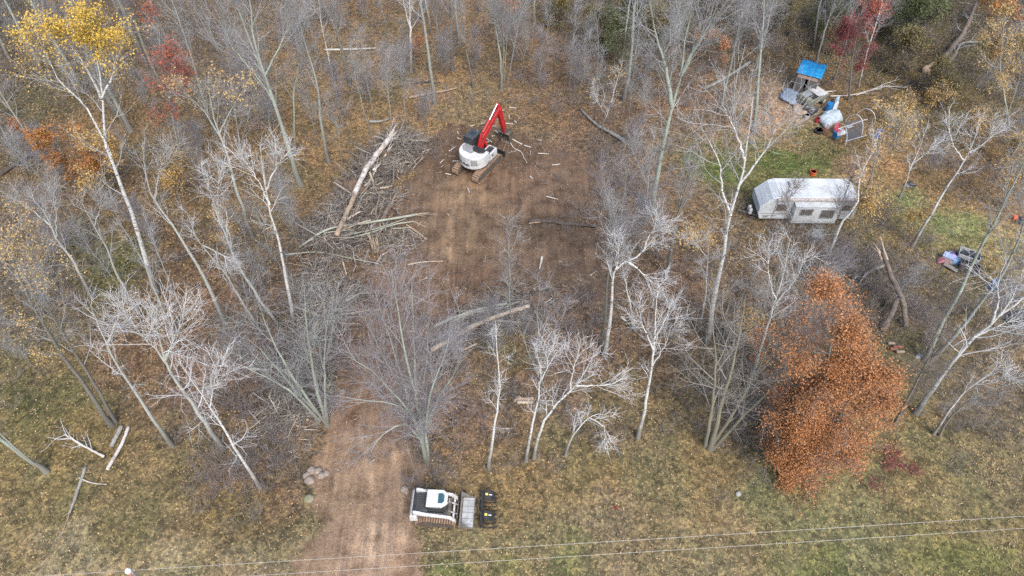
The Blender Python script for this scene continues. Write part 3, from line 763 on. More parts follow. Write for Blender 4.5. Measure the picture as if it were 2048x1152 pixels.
# ------------------------------------------------------------------ the white track loader beside the dirt road
def track_loader():
    p = G(872, 1028)
    e = empty('track_loader', (-4.72, 18.02, .03), R(-2.5), 'white compact track loader with open grey bucket parked beside the dirt road', 'track loader')
    cs = [(-.78, .30, .28), (.88, .33, .31), (-.62, .66, .20), (-.95, .34, .26)]
    for sgn in (1, -1):
        y = .80 * sgn
        t = MB().prism(hull(cs), y - .215, y + .215)
        to = t.build('track', 'muddy_track', e, .008)
        lg = MB(); lugs(lg, cs, y - .225, y + .225, .155, .085, .06); lg.build('track_shoes', 'track_pad', to)
        f = MB().prism(hull([(c[0], c[1], c[2] - .09) for c in cs]), y - .20, y + .226)
        f.build('track_frame', 'rubber', to, .01)
        rl = MB()
        for k in range(5): rl.cyl((-.62 + k * .3, y - .245, .18), (-.62 + k * .3, y + .245, .18), .11, n=14)
        rl.cyl((-.62, y - .25, .62), (-.62, y + .25, .62), .13, n=14)
        rl.build('track_roller', 'dark_steel', to)
    MB().box((-.15, 0, .62), (2.2, 1.12, .62)).build('chassis', 'dark_steel', e, .03)
    # engine house with white tailgate and a dark screened top
    MB().prism([(-1.45, .45), (-1.38, 1.28), (-1.25, 1.40), (-.45, 1.46), (-.45, .9), (-.9, .5)], -.60, .60).build('engine_house', 'dark_panel', e, .04)
    MB().prism([(-1.58, .42), (-1.40, .42), (-1.36, 1.36), (-1.44, 1.38), (-1.56, 1.1)], -.86, .86).build('tailgate', 'white_paint', e, .06)
    MB().prism([(-1.18, -.44), (-.62, -.44), (-.62, .44), (-1.18, .44)], 1.44, 1.462, 'z').build('grille', 'black_paint', e, .01)
    gl = MB()
    for k in range(8): gl.box((-.9, -.38 + k * .108, 1.464), (.54, .008, .008))
    gl.build('grille_slat', 'grey_plastic', e)
    MB().tube([(-1.3, -.86, 1.5), (-1.3, .92, 1.62)], .05, 8).build('cross_tube', 'black_paint', e)
    # tail lamps and side fenders
    for y in (.74, -.74):
        MB().prism([(-1.55, .55), (-1.05, .55), (-1.1, 1.18), (-1.5, 1.22)], y - .15, y + .15).build('rear_fender', 'white_paint', e, .05)
        MB().box((-1.53, y, .78), (.06, .16, .1)).build('tail_light', 'red_plastic', e, .01)
    # cab
    roof = [(-.50, -.56), (.52, -.56), (.80, -.34), (.80, .34), (.52, .56), (-.50, .56)]
    inner = [(-.46, -.50), (.50, -.50), (.72, -.3), (.72, .3), (.50, .50), (-.46, .50)]
    c = MB().prism(inner, .95, 1.96, 'z').build('cab', 'glass', e, .02)
    MB().prism(roof, 1.96, 2.08, 'z').build('cab_roof', 'white_paint', c, .05)
    MB().prism([(.22, -.32), (.48, -.32), (.60, -.2), (.60, .2), (.48, .32), (.22, .32)], 2.08, 2.092, 'z').build('skylight', 'sky_glass', c, .004)
    cf = MB()
    for q in inner: cf.tube([(q[0], q[1], .95), (q[0], q[1], 1.97)], .04, 6)
    cf.tube([(-.46, -.505, 1.35), (.5, -.505, 1.35)], .035, 6).tube([(.5, .505, 1.35), (-.46, .505, 1.35)], .035, 6)
    for q, w in zip(inner, inner[1:] + inner[:1]): cf.tube([(q[0], q[1], 1.0), (w[0], w[1], 1.0)], .03, 6)
    cf.build('cab_frame', 'black_paint', c)
    MB().box((.1, 0, 1.02), (.5, .5, .1)).box((-.14, 0, 1.3), (.1, .5, .5)).build('seat', 'black_paint', c, .03)
    for y in (.74, -.74):
        MB().box((-.02, y * .84, 1.02), (1.1, .12, .5)).build('side_panel', 'dark_panel', e, .03)
        a = MB().prism([(-1.36, 1.36), (-1.3, 1.62), (-1.08, 1.60), (-.5, 1.36), (.6, 1.14), (.98, 1.02), (1.24, .62), (1.30, .38), (1.14, .36), (1.02, .66), (.82, .88), (.5, .98), (-.55, 1.16), (-1.1, 1.30)], y - .085, y + .085)
        ar = a.build('loader_arm', 'white_paint', e, .025)
        MB().cyl((-.95, y * .87, .9), (.35, y * .87, 1.02), .05).build('lift_cylinder', 'dark_steel', ar)
    MB().tube([(1.1, -.74, .62), (1.1, .74, .62)], .07, 10).build('arm_crossbar', 'white_paint', e)
    for y in (-.3, .3): MB().cyl((.82, y, .92), (1.32, y, .5), .05).build('tilt_cylinder', 'chrome', e)
    MB().box((1.33, 0, .36), (.1, 1.1, .42)).build('coupler', 'dark_steel', e, .02)
    MB().box((.82, .22, 1.25), (.04, .3, .1)).build('work_light', 'white_plastic', e, .01)
    MB().box((.80, -.22, 1.9), (.05, .12, .08)).build('work_light', 'white_plastic', e, .01)
    # bucket
    sh = [(2.32, .02), (1.55, .02), (1.42, .14), (1.40, .42), (1.52, .80), (1.56, .80), (1.45, .42), (1.46, .17), (1.57, .065), (2.32, .04)]
    bk = MB()
    for k in range(4): bk.prism([sh[k], sh[k + 1], sh[8 - k], sh[9 - k]], -1.02, 1.02)
    bk.prism([sh[4], sh[3], sh[6], sh[5]], -1.02, 1.02)
    for y in (-1.04, 1.0): bk.prism([(2.30, .02), (1.55, .02), (1.42, .14), (1.40, .42), (1.52, .80), (1.64, .76), (2.08, .24), (2.3, .12)], y, y + .04)
    bk.box((1.55, 0, .81), (.10, 2.06, .05))
    bo = bk.build('bucket', 'worn_steel', e, .008)
    MB().box((1.95, 0, .072), (.70, 1.94, .006)).build('bucket_floor', 'bright_steel', bo)
    rb = MB()
    for k in range(5): rb.box((1.95, -.8 + k * .4, .082), (.7, .02, .012))
    rb.box((2.31, 0, .05), (.08, 2.06, .04))
    rb.build('cutting_edge', 'worn_steel', bo)
track_loader()

def grapple():
    c = G(977, 1023)
    e = empty('grapple', (c.x, c.y, .02), R(-1), 'black root grapple attachment with yellow stickers lying on the grass ahead of the loader bucket', 'grapple')
    f = MB()
    f.tube([(-.42, -1.1, .62), (-.42, 1.1, .62)], .10, 8).tube([(-.42, -1.08, .16), (-.42, 1.08, .16)], .09, 8)
    for y in (-1.08, -.4, .4, 1.08): f.box((-.42, y, .38), (.1, .06, .5))
    f.box((-.47, 0, .40), (.05, 1.15, .42))
    f.build('frame', 'black_paint', e, .01)
    for k in range(9):
        y = -1.08 + k * .27
        t = MB()
        pts = [(-.42, .2), (-.36, .05), (-.1, .0), (.3, .02), (.55, .12), (.52, .16), (.3, .08), (-.05, .07), (-.34, .22)]
        t.prism(pts, y - .026, y + .026)
        t.build('tine', 'black_paint', e)
    for y in (.76, -.56):
        cl = MB()
        cl.prism([(-.42, .58), (-.2, .80), (.18, .74), (.46, .42), (.52, .2), (.46, .2), (.38, .38), (.1, .62), (-.25, .62)], y - .30, y - .26)
        cl.prism([(-.42, .58), (-.2, .80), (.18, .74), (.46, .42), (.52, .2), (.46, .2), (.38, .38), (.1, .62), (-.25, .62)], y + .26, y + .30)
        cl.prism([(-.34, .74), (-.2, .82), (.18, .76), (.42, .48), (.38, .44), (.15, .70), (-.2, .76)], y - .29, y + .29)
        co = cl.build('claw', 'black_paint', e, .008)
        MB().cyl((-.4, y, .6), (.05, y, .6), .05).build('claw_cylinder', 'dark_steel', co)
        MB().box((-.12, y + .02, .8225), (.16, .14, .008), Matrix.Rotation(R(9), 3, 'Y')).build('warning_sticker', 'label_yellow', co)
        MB().box((.12, y, .775), (.20, .05, .008), Matrix.Rotation(R(9), 3, 'Y')).build('maker_plate', 'label_white', co)
    hs = MB()
    hs.tube([(-.42, -.5, .66), (-.6, -.2, .75), (-.62, .3, .7), (-.45, .7, .68)], .02, 6)
    hs.build('hydraulic_hose', 'rubber', e)
grapple()

# ------------------------------------------------------------------ travel trailer
def travel_trailer():
    c = G(1512, 432, .6)
    e = empty('travel_trailer', (20.95, 43.75, 0), R(-.5), 'long white travel trailer with sloped nose and a slide out room, parked in the yard', 'travel trailer')
    Ln, W = 8.2, 2.42
    prof = [(.25, .62), (Ln, .62), (Ln + .02, 2.0), (Ln - .25, 2.95), (Ln - .55, 3.10), (1.35, 3.10), (.85, 2.92), (-.02, 1.95), (0, 1.2)]
    MB().prism(prof, 0, W).build('body', 'trailer_skin', e, .06)
    MB().prism([(1.4, 3.1), (Ln - .6, 3.1), (Ln - .6, 3.125), (1.4, 3.125)], .06, W - .06).build('roof', 'trailer_roof', e, .01)
    MB().prism([(.2, .50), (Ln - .1, .50), (Ln - .1, .62), (.2, .62)], .1, W - .1).build('underframe', 'dark_steel', e)
    MB().box((2.9, W * .60, 3.27), (.95, .75, .28)).build('roof_air_conditioner', 'white_plastic', e, .08)
    for x, y in ((4.0, 2.05), (6.9, 1.2), (7.6, .6), (1.9, .5)):
        MB().box((x, y, 3.16), (.42, .42, .09)).build('roof_vent', 'white_plastic', e, .03)
    aw = MB().tube([(1.2, -.10, 2.93), (Ln - .15, -.10, 2.93)], .095, 10)
    aw.box((4.65, -.02, 2.96), (6.8, .06, .10))
    for x in (1.3, Ln - .25): aw.box((x, -.045, 1.9), (.06, .05, 2.0))
    aw.build('awning_roll', 'awning', e)
    # slide out room on the near side
    sx0, sx1 = 2.75, 6.55
    s = MB().prism([(-.57, .66), (.0, .66), (.0, 2.62), (-.57, 2.54)], sx0, sx1, 'x').build('slide_out', 'trailer_skin', e, .04)
    MB().box(((sx0 + sx1) / 2, -.29, 2.60), (sx1 - sx0 + .06, .62, .03), Matrix.Rotation(R(6), 3, 'X')).build('slide_topper', 'trailer_roof', s)
    for x, w_, z, h in ((3.75, .95, 1.95, .62), (5.55, 1.05, 1.75, .86)):
        wd = MB().box((x, -.575, z), (w_, .03, h)).build('window', 'trailer_window', s, .01)
        f = MB()
        for dx in (-1, 1): f.box((x + dx * (w_ / 2 + .03), -.582, z), (.06, .05, h + .12))
        for dz in (-1, 1): f.box((x, -.582, z + dz * (h / 2 + .03)), (w_ + .0, .05, .06))
        f.build('frame', 'grey_plastic', wd)
    MB().box(((sx0 + sx1) / 2, -.582, .86), (sx1 - sx0 - .1, .03, .05)).build('trim_stripe', 'grey_plastic', s)
    for x, w_, z, h in ((1.8, .85, 1.95, .7), (7.3, .75, 1.95, .55)):
        wd = MB().box((x, -.005, z), (w_, .03, h)).build('window', 'trailer_window', e, .01)
        f = MB()
        for dx in (-1, 1): f.box((x + dx * (w_ / 2 + .03), -.012, z), (.06, .05, h + .12))
        for dz in (-1, 1): f.box((x, -.012, z + dz * (h / 2 + .03)), (w_ + .0, .05, .06))
        f.build('frame', 'grey_plastic', wd)
    st = MB()
    st.box((1.35, -.006, 1.25), (2.2, .02, .07)).box((7.3, -.006, 1.25), (1.5, .02, .07)).box((1.0, -.006, 1.02), (1.2, .02, .05))
    st.build('trim_stripe', 'grey_plastic', e)
    MB().box((.72, -.006, .92), (.42, .025, .26)).build('hatch', 'grey_plastic', e, .01)
    for x in (5.0, 5.9):
        for y in (.12, W - .12):
            w = MB().cyl((x, y - .12, .36), (x, y + .12, .36), .36, n=20).build('wheel', 'rubber', e, .03)
            MB().cyl((x, y - .13, .36), (x, y + .13, .36), .19, n=14).build('rim', 'chrome', w, .01)
    t = MB()
    t.tube([(.3, .5, .52), (-1.25, W / 2, .5)], .06, 6).tube([(.3, W - .5, .52), (-1.25, W / 2, .5)], .06, 6)
    t.cyl((-1.0, W / 2, .05), (-1.0, W / 2, .95), .05)
    t.box((-.2, W / 2, .54), (.5, .9, .05))
    t.build('hitch', 'dark_steel', e)
    for y in (-.19, .19):
        MB().tube([(-.38, W / 2 + y - .3, .56), (-.38, W / 2 + y - .3, .62), (-.38, W / 2 + y - .3, 1.0), (-.38, W / 2 + y - .3, 1.1), (-.38, W / 2 + y - .3, 1.16)], [.13, .165, .165, .13, .05], 12).build('propane_tank', 'white_plastic', e)
    nose = MB().box((.42, W / 2, 2.44), (.04, 1.3, .5), Matrix.Rotation(R(42), 3, 'Y')).build('front_window', 'trailer_skin', e, .02)
travel_trailer()

# ------------------------------------------------------------------ camp things in the yard
def blob(pts_r, seed, sub=3, squash=1.0, rough=.25):
    """a lumpy heap: an ico sphere pushed about by noise"""
    import bmesh
    from mathutils import noise
    bm = bmesh.new()
    bmesh.ops.create_icosphere(bm, subdivisions=sub, radius=1)
    for v in bm.verts:
        n = noise.noise(v.co * 1.3 + Vector((seed * 3.1, seed, -seed))) * rough * 1.6 + noise.noise(v.co * 3.1 + Vector((seed, -seed, 5))) * rough
        v.co *= 1 + n
        v.co.x *= pts_r[0]; v.co.y *= pts_r[1]; v.co.z *= pts_r[2]
        if v.co.z < 0: v.co.z *= .35
    me = bpy.data.meshes.new('blob')
    bm.to_mesh(me); bm.free()
    return me
def heap(name, px, py, r, mat, label, cat, seed=1, rz=0, z=0.0, rough=.25, group=None):
    g = G(px, py, 0)
    me = blob(r, seed, 3, rough=rough)
    me.polygons.foreach_set('use_smooth', [True] * len(me.polygons))
    o = link_mesh(name, me, mat, None, (g.x, g.y, hz(g.x, g.y) + z + r[2] * .2), rz)
    return tag(o, label, cat, group)

def tarp_shed():
    g = G(1608, 180)
    e = empty('tarp_shed', (g.x, g.y, 0), R(-28), 'small grey plywood shed roofed with a bright blue tarp at the back of the yard', 'shed')
    w, d, h0, h1 = 2.2, 2.0, 2.3, 2.55
    MB().box((-.62, -d / 2, h0 / 2), (.95, .06, h0)).build('front_panel', 'grey_board', e, .01)
    MB().box((.60, -d / 2, h0 / 2), (1.0, .06, h0)).build('door_panel', 'grey_board', e, .01)
    MB().box((0, -d / 2 - .035, 2.05), (2.0, .02, .34)).build('lintel', 'pink_board', e)
    MB().box((w / 2, 0, h0 / 2), (.06, d - .08, h0)).build('side_panel', 'pale_board', e, .01)
    MB().box((-w / 2, 0, h0 / 2), (.06, d - .08, h0)).build('side_panel', 'grey_board', e, .01)
    MB().box((0, d / 2, h1 / 2), (w, .06, h1)).build('back_panel', 'grey_board', e, .01)
    MB().box((0, 0, .05), (w - .1, d - .1, .1)).build('floor', 'dark_log', e)
    # tarp: a sagging sheet with a hem hanging over the right side
    n = 14
    vs, fs = [], []
    for i in range(n + 1):
        for j in range(n + 1):
            u, v = i / n, j / n
            x = -w / 2 - .14 + (w + .28) * u; y = -d / 2 - .16 + (d + .3) * v
            z = h0 + .10 + (h1 - h0) * v + .05 * math.sin(u * 9 + v * 5) * math.sin(v * 7) - .06 * math.sin(u * math.pi) * math.sin(v * math.pi * 3) ** 2
            vs.append((x, y, z))
    for i in range(n):
        for j in range(n):
            a = i * (n + 1) + j
            fs.append((a, a + 1, a + n + 2, a + n + 1))
    base = len(vs)
    for j in range(n + 1):
        v = j / n
        q = vs[n * (n + 1) + j]
        vs.append((q[0] + .03, q[1], q[2] - .40 - .07 * math.sin(v * 14)))
    for j in range(n):
        fs.append((n * (n + 1) + j, n * (n + 1) + j + 1, base + j + 1, base + j))
    m = MB(); m.add(vs, fs)
    o = m.build('tarp', 'blue_tarp', e, smooth=True)
    sdf = o.modifiers.new('thick', 'SOLIDIFY'); sdf.thickness = .015
    MB().box((0, 0, h0 + .02), (w - .05, .08, .08)).build('rafter', 'dark_log', e)
tarp_shed()

def old_truck():
    g = G(1621, 205)
    e = empty('old_truck', (g.x, g.y, 0), R(-148), 'boxy sage green old truck with a white hood in front of the blue tarp shed', 'truck')
    # local +x runs along its length towards the tail, white bonnet at -x
    MB().prism([(-1.45, .45), (1.4, .45), (1.42, .95), (1.35, 1.0), (-1.42, 1.0), (-1.5, .7)], -.78, .78).build('body', 'sage_paint', e, .05)
    MB().box((-.72, 0, 1.04), (1.25, 1.42, .09)).build('hood', 'white_plastic', e, .03)
    MB().box((.35, .05, 1.03), (.7, 1.3, .06)).build('cabin_well', 'black_paint', e, .01)
    MB().box((.75, -.28, 1.12), (.95, .75, .10), Matrix.Rotation(R(4), 3, 'Y')).build('canvas_cover', 'grey_canvas', e, .04)
    rl = MB()
    for y in (-.74, .74): rl.box((.45, y, 1.06), (1.8, .07, .12))
    rl.box((1.36, 0, 1.06), (.07, 1.5, .12))
    rl.build('side_rail', 'sage_paint', e, .02)
    MB().tube([(-.06, -.7, 1.0), (.05, -.68, 1.38), (.05, .68, 1.38), (-.06, .7, 1.0)], .035, 6).build('windshield_frame', 'white_plastic', e)
    MB().box((1.5, 0, .55), (.12, 1.5, .16)).build('bumper', 'dark_steel', e, .02)
    MB().box((-1.55, 0, .55), (.12, 1.5, .16)).build('bumper', 'dark_steel', e, .02)
    for x in (-.95, .9):
        for s_ in (-1, 1):
            w = MB().cyl((x, s_ * .66, .34), (x, s_ * .86, .34), .34, n=20).build('wheel', 'rubber', e, .03)
            MB().cyl((x, s_ * .80, .34), (x, s_ * .875, .34), .19, n=14).build('rim', 'white_plastic', w, .01)
    for y in (-.5, .5): MB().cyl((-1.5, y, .8), (-1.54, y, .8), .1, n=14).build('headlight', 'glass', e)
old_truck()
heap('tarp_bundle', 1583, 197, (1.1, 1.35, .55), 'slate_tarp', 'slate blue tarp bundle heaped on the ground left of the shed', 'tarp', 2, R(25), rough=.18)
heap('junk_pile', 1616, 222, (.75, .55, .55), 'charcoal_plastic', 'black scrap heap on the ground at the corner of the green truck', 'scrap', 3, rough=.5)
heap('sand_pile', 1603, 219, (1.0, 1.1, .22), 'pale_rot', 'low heap of pale sand beside the black scrap', 'sand', 4, rough=.2)
def bucket(name, px, py, r, h, mat, label, cat, rim=None, tilt=0):
    g = G(px, py)
    e = empty(name, (g.x, g.y, hz(g.x, g.y)), 0, label, cat)
    e.rotation_euler = (tilt, 0, .6)
    m = MB().tube([(0, 0, 0), (0, 0, h), (0, 0, h), (0, 0, .06)], [r * .82, r, r * .9, r * .75], 18)
    m.build('shell', mat, e)
    MB().tube([(r * math.cos(a), r * math.sin(a), h) for a in np.linspace(0, 2 * math.pi, 19)], .02, 6, False).build('rim', rim or mat, e)
    MB().tube([(r * 1.02 * math.cos(a), r * .25, h - .02 + r * .4 * math.sin(a)) for a in np.linspace(0, math.pi, 10)], .012, 5, False).build('handle', 'dark_steel', e)
bucket('bucket', 1612, 236, .26, .42, 'white_plastic', 'white bucket standing left of the white tarp heap', 'bucket')
bucket('bucket', 1624, 350, .28, .45, 'orange_plastic', 'bright orange bucket on the green patch behind the trailer roof', 'bucket')
def barrel(px, py, mat, label, r=.32, h=.9, lid='black_paint'):
    g = G(px, py)
    e = empty('barrel', (g.x, g.y, hz(g.x, g.y)), 0.4, label, 'barrel')
    prof = [(0, .93), (.04, 1), (.3, 1), (.33, 1.05), (.36, 1), (.62, 1), (.65, 1.05), (.68, 1), (.96, 1), (1, .95)]
    MB().tube([(0, 0, a * h) for a, _ in prof], [b * r for _, b in prof], 20).build('shell', mat, e, smooth=False)
    MB().tube([(r * .96 * math.cos(a), r * .96 * math.sin(a), h) for a in np.linspace(0, 2 * math.pi, 21)], .025, 6, False).build('rim', lid, e)
    MB().cyl((r * .5, 0, h - .01), (r * .5, 0, h + .03), .05).build('bung', lid, e)
barrel(1655, 222, 'blue_plastic', 'blue plastic barrel under the edge of the draped white sheet', lid='blue_plastic')
barrel(1982, 577, 'blue_plastic', 'blue barrel on the ground behind the leaning grey trunk at the right', .3, .85, 'blue_plastic')
def sheet(name, corners, z, mat, label, cat, seed, amp=.12, n=16, edge=0.25):
    """a wrinkled sheet draped over a heap; corners in pixels of the photograph"""
    A, B, C_, D_ = [G(*c) for c in corners]
    vs, fs = [], []
    from mathutils import noise
    c0 = (A + B + C_ + D_) / 4
    for i in range(n + 1):
        for j in range(n + 1):
            u, v = i / n, j / n
            p = (A * (1 - u) + B * u) * (1 - v) + (D_ * (1 - u) + C_ * u) * v
            dome = (1 - (2 * u - 1) ** 4) * (1 - (2 * v - 1) ** 4)
            hh = z * dome + amp * abs(noise.noise(Vector((u * 3.2 + seed, v * 3.2, seed)))) * 2 + amp * .5 * noise.noise(Vector((u * 9, v * 9 + seed, 1)))
            p = p + Vector((noise.noise(Vector((v * 3, seed, 2))) * edge, noise.noise(Vector((u * 3, seed, 7))) * edge, 0))
            vs.append((p.x - c0.x, p.y - c0.y, max(hh, .03)))
    for i in range(n):
        for j in range(n):
            a = i * (n + 1) + j
            fs.append((a, a + 1, a + n + 2, a + n + 1))
    o = MB().add(vs, fs).build(name, mat, None, smooth=True, loc=(c0.x, c0.y, .02))
    s_ = o.modifiers.new('thick', 'SOLIDIFY'); s_.thickness = .012
    return tag(o, label, cat)
sheet('draped_sheet', [(1660, 228), (1672, 228), (1677, 203), (1665, 201)], 1.0, 'white_cloth', 'pale white sheet hanging beside the blue barrel behind the larger white tarp', 'sheet', 3, .12)
sheet('white_tarp', [(1632, 240), (1652, 262), (1686, 240), (1662, 222)], .75, 'white_cloth', 'large wrinkled white tarp covering a heap in the camp', 'tarp', 6, .16)
sheet('ground_cloth', [(1665, 274), (1698, 268), (1684, 256), (1668, 258)], .10, 'white_plastic', 'pale flat board with a pink chair standing on it', 'board', 9, .03, edge=.05)
sheet('grey_tarp', [(1622, 478), (1648, 476), (1642, 456), (1622, 460)], .15, 'grey_canvas', 'crumpled pale grey tarp on the ground in front of the trailer', 'tarp', 12, .1)
bucket('fuel_can', 1633, 244, .2, .5, 'red_plastic', 'red fuel can at the left corner of the white tarp', 'fuel can')
bucket('wash_tub', 1636, 266, .42, .4, 'charcoal_plastic', 'round black tub on the ground below the white tarp', 'tub')
def rack():
    g = G(1649, 268)
    e = empty('wire_rack', (g.x, g.y, 0), .5, 'rusty red wire rack standing right of the black tub', 'rack')
    for x in (-.3, .3):
        for y in (-.22, .22): MB().tube([(x, y, 0), (x, y, .95)], .025, 6).build('post', 'rust_iron', e)
    s_ = MB()
    for z in (.2, .55, .92):
        for k in range(6): s_.tube([(-.32, -.22 + k * .088, z), (.32, -.22 + k * .088, z)], .014, 5)
    s_.build('shelf', 'rust_iron', e)
rack()
def chair(px, py, mat, label, rz):
    g = G(px, py)
    e = empty('camp_chair', (g.x, g.y, hz(g.x, g.y)), rz, label, 'chair')
    MB().box((0, 0, .42), (.55, .5, .05)).build('seat', mat, e, .02)
    MB().box((0, .27, .75), (.55, .05, .62), Matrix.Rotation(R(-10), 3, 'X')).build('backrest', mat, e, .02)
    for x in (-.26, .26):
        for y in (-.22, .22): MB().tube([(x, y, 0), (x * 1.02, y, .64 if y < 0 else .42)], .018, 6).build('leg', 'dark_steel', e)
        MB().box((x * 1.06, 0, .64), (.06, .5, .03)).build('armrest', mat, e, .01)
chair(1672, 268, 'pink_plastic', 'pink chair standing on the pale board', R(30))
chair(1668, 281, 'blue_plastic', 'teal blue chair on the grass in front of the pale board', R(120))
chair(1752, 280, 'royal_plastic', 'royal blue chair alone among the golden leaves right of the hoop frame', R(-20))
def hoop_frame():
    e = empty('hoop_frame', (*G(1700, 258)[:2], 0), 0, 'bent pipe hoops of a collapsed shelter frame beside the white tarp', 'shelter frame')
    o = Vector(e.location)
    def hoop(a, b, h):
        A, B = G(*a) - o, G(*b) - o
        return [A.lerp(B, .5 - .5 * math.cos(t)) + Vector((0, 0, h * math.sin(t))) for t in np.linspace(0, math.pi, 14)]
    MB().tube(hoop((1722, 272), (1690, 245), 1.6), .035, 6).build('hoop', 'pvc', e)
    MB().tube(hoop((1748, 250), (1712, 232), 1.3), .03, 6).build('hoop', 'pvc', e)
    MB().tube(hoop((1690, 292), (1672, 258), 1.3), .03, 6).build('hoop', 'pvc', e)
    MB().tube([G(1676, 258, 1.1) - o, G(1735, 238, 1.4) - o], .03, 6).build('ridge_pole', 'pvc', e)
    MB().tube([G(1690, 283, .1) - o, G(1735, 270, .1) - o], .03, 6).build('base_rail', 'pvc', e)
hoop_frame()
def floor_mat():
    g = [G(*p) - Vector((*G(1705, 258)[:2], 0)) for p in ((1690, 286), (1724, 276), (1722, 240), (1690, 244))]
    o = MB().prism([(p.x, p.y) for p in g], .03, .06, 'z').build('floor_mat', 'grey_board', None, loc=(*G(1705, 258)[:2], .01))
    tag(o, 'dark grey floor mat on the ground under the pipe hoops', 'mat')
floor_mat()
g_ = G(1699, 256); tag(MB().box((0, 0, .1), (.7, .2, .06)).box((0, .12, .1), (.7, .03, .1)).build('plank', 'white_plastic', None, .01, loc=(g_.x, g_.y, .02), rz=R(25)), 'short white plank on the dark mat inside the hoops', 'plank')
def tyre(px, py, label, r=.36):
    g = G(px, py)
    me = MB().tube([(r * .72 * math.cos(a), r * .72 * math.sin(a), .12) for a in np.linspace(0, 2 * math.pi, 25)], .115, 10, False)
    o = me.build('tyre', 'rubber', None, smooth=True, loc=(g.x, g.y, hz(g.x, g.y) + .02))
    tag(o, label, 'tyre')
tyre(1381, 331, 'black tyre lying alone on the leaves left of the green yard patch')

def junk_stack():
    # open white tub trailer
    g = G(1932, 519)
    e = empty('utility_trailer', (g.x, g.y, 0), R(-30), 'small white open box trailer full of grey junk in the right hand field', 'trailer')
    b = MB()
    for s_ in (-1, 1):
        b.box((0, s_ * .48, .58), (1.55, .05, .36)); b.box((s_ * .78, 0, .58), (.05, .92, .36))
    b.box((0, 0, .44), (1.5, .92, .05))
    b.build('box', 'white_plastic', e, .03)
    me = blob((.64, .36, .2), 5, 3, rough=.6); link_mesh('load', me, 'charcoal_plastic', e, (0, 0, .6))
    for s_ in (-1, 1): MB().cyl((0, s_ * .58, .26), (0, s_ * .7, .26), .26, n=16).build('wheel', 'rubber', e, .02)
    MB().tube([(.88, 0, .42), (1.5, 0, .4)], .04, 6).build('drawbar', 'dark_steel', e)
    # garden cart
    g = G(1934, 540)
    e = empty('garden_cart', (g.x, g.y, 0), R(-33), 'black garden cart with a long handle in front of the white box trailer', 'cart')
    b = MB()
    for s_ in (-1, 1): b.box((0, s_ * .34, .5), (1.4, .05, .3)); b.box((s_ * .7, 0, .5), (.05, .64, .3))
    b.box((0, 0, .37), (1.36, .64, .04))
    b.build('box', 'charcoal_plastic', e, .02)
    MB().tube([(-.72, .3, .6), (-1.05, -.1, .95), (-1.05, -.34, .95)], .025, 6).tube([(-.7, -.34, .66), (.7, -.34, .66)], .03, 6).tube([(-.7, .34, .68), (.7, .34, .68)], .03, 6).build('handle', 'worn_steel', e)
    for x in (-.45, .45):
        for s_ in (-1, 1): MB().cyl((x, s_ * .37, .2), (x, s_ * .47, .2), .2, n=16).build('wheel', 'rubber', e, .02)
    link_mesh('load', blob((.5, .25, .14), 9, 3, rough=.6), 'black_paint', e, (0, 0, .5))
    # wheel to the right of the cart
    g = G(1953, 545)
    tag(MB().tube([(.24 * math.cos(a), .24 * math.sin(a), .12) for a in np.linspace(0, 2 * math.pi, 21)], .1, 10, False).cyl((0, 0, .05), (0, 0, .18), .14).build('spare_wheel', 'rubber', None, smooth=True, loc=(g.x, g.y, .05)), 'small black spare wheel lying at the right end of the garden cart', 'wheel')
    # planks
    g = G(1899, 538)
    tag(MB().box((0, 0, .2), (1.15, .38, .07), Matrix.Rotation(R(8), 3, 'Y')).box((-.45, 0, .08), (.1, .3, .16)).build('plank', 'grey_log', None, .01, loc=(g.x, g.y, .02), rz=R(-38)), 'weathered grey plank in front of the pile of coloured bags', 'plank')
    heap('bag', 1893, 512, (.34, .3, .32), 'lavender_plastic', 'lavender bag behind the white crate', 'bag', 11)
    heap('bag', 1900, 508, (.36, .3, .34), 'charcoal_plastic', 'dark navy bag at the back of the bag pile', 'bag', 12)
    heap('bag', 1905, 515, (.42, .34, .36), 'purple_plastic', 'purple patterned bag in the middle of the bag pile', 'bag', 13, rough=.35)
    heap('bag', 1909, 511, (.34, .28, .32), 'black_paint', 'small black bag between the purple bag and the box trailer', 'bag', 14)
    heap('bag', 1909, 524, (.40, .34, .34), 'sky_plastic', 'light blue bag at the right front of the bag pile', 'bag', 15, rough=.15)
    heap('bag', 1914, 521, (.28, .26, .3), 'blue_plastic', 'deep blue bag against the box trailer', 'bag', 16)
    heap('bag', 1885, 523, (.50, .34, .26), 'rose_plastic', 'rose red bag at the left end of the bag pile', 'bag', 17, rough=.5)
    g = G(1894, 521)
    e = empty('crate', (g.x, g.y, 0), R(-38), 'white plastic crate with slotted lid between the rose and light blue bags', 'crate')
    MB().box((0, 0, .28), (.95, .6, .5)).build('box', 'white_plastic', e, .03)
    lid = MB().box((0, 0, .55), (.99, .64, .05))
    for k in range(3): lid.box((0, -.2 + k * .2, .585), (.86, .04, .02))
    lid.build('lid', 'lavender_plastic', e, .01)
junk_stack()
heap('rubbish_bag', 2030, 640, (.95, .6, .55), 'black_paint', 'black plastic rubbish heap behind the white birch at the right edge', 'rubbish', 21, rough=.45)
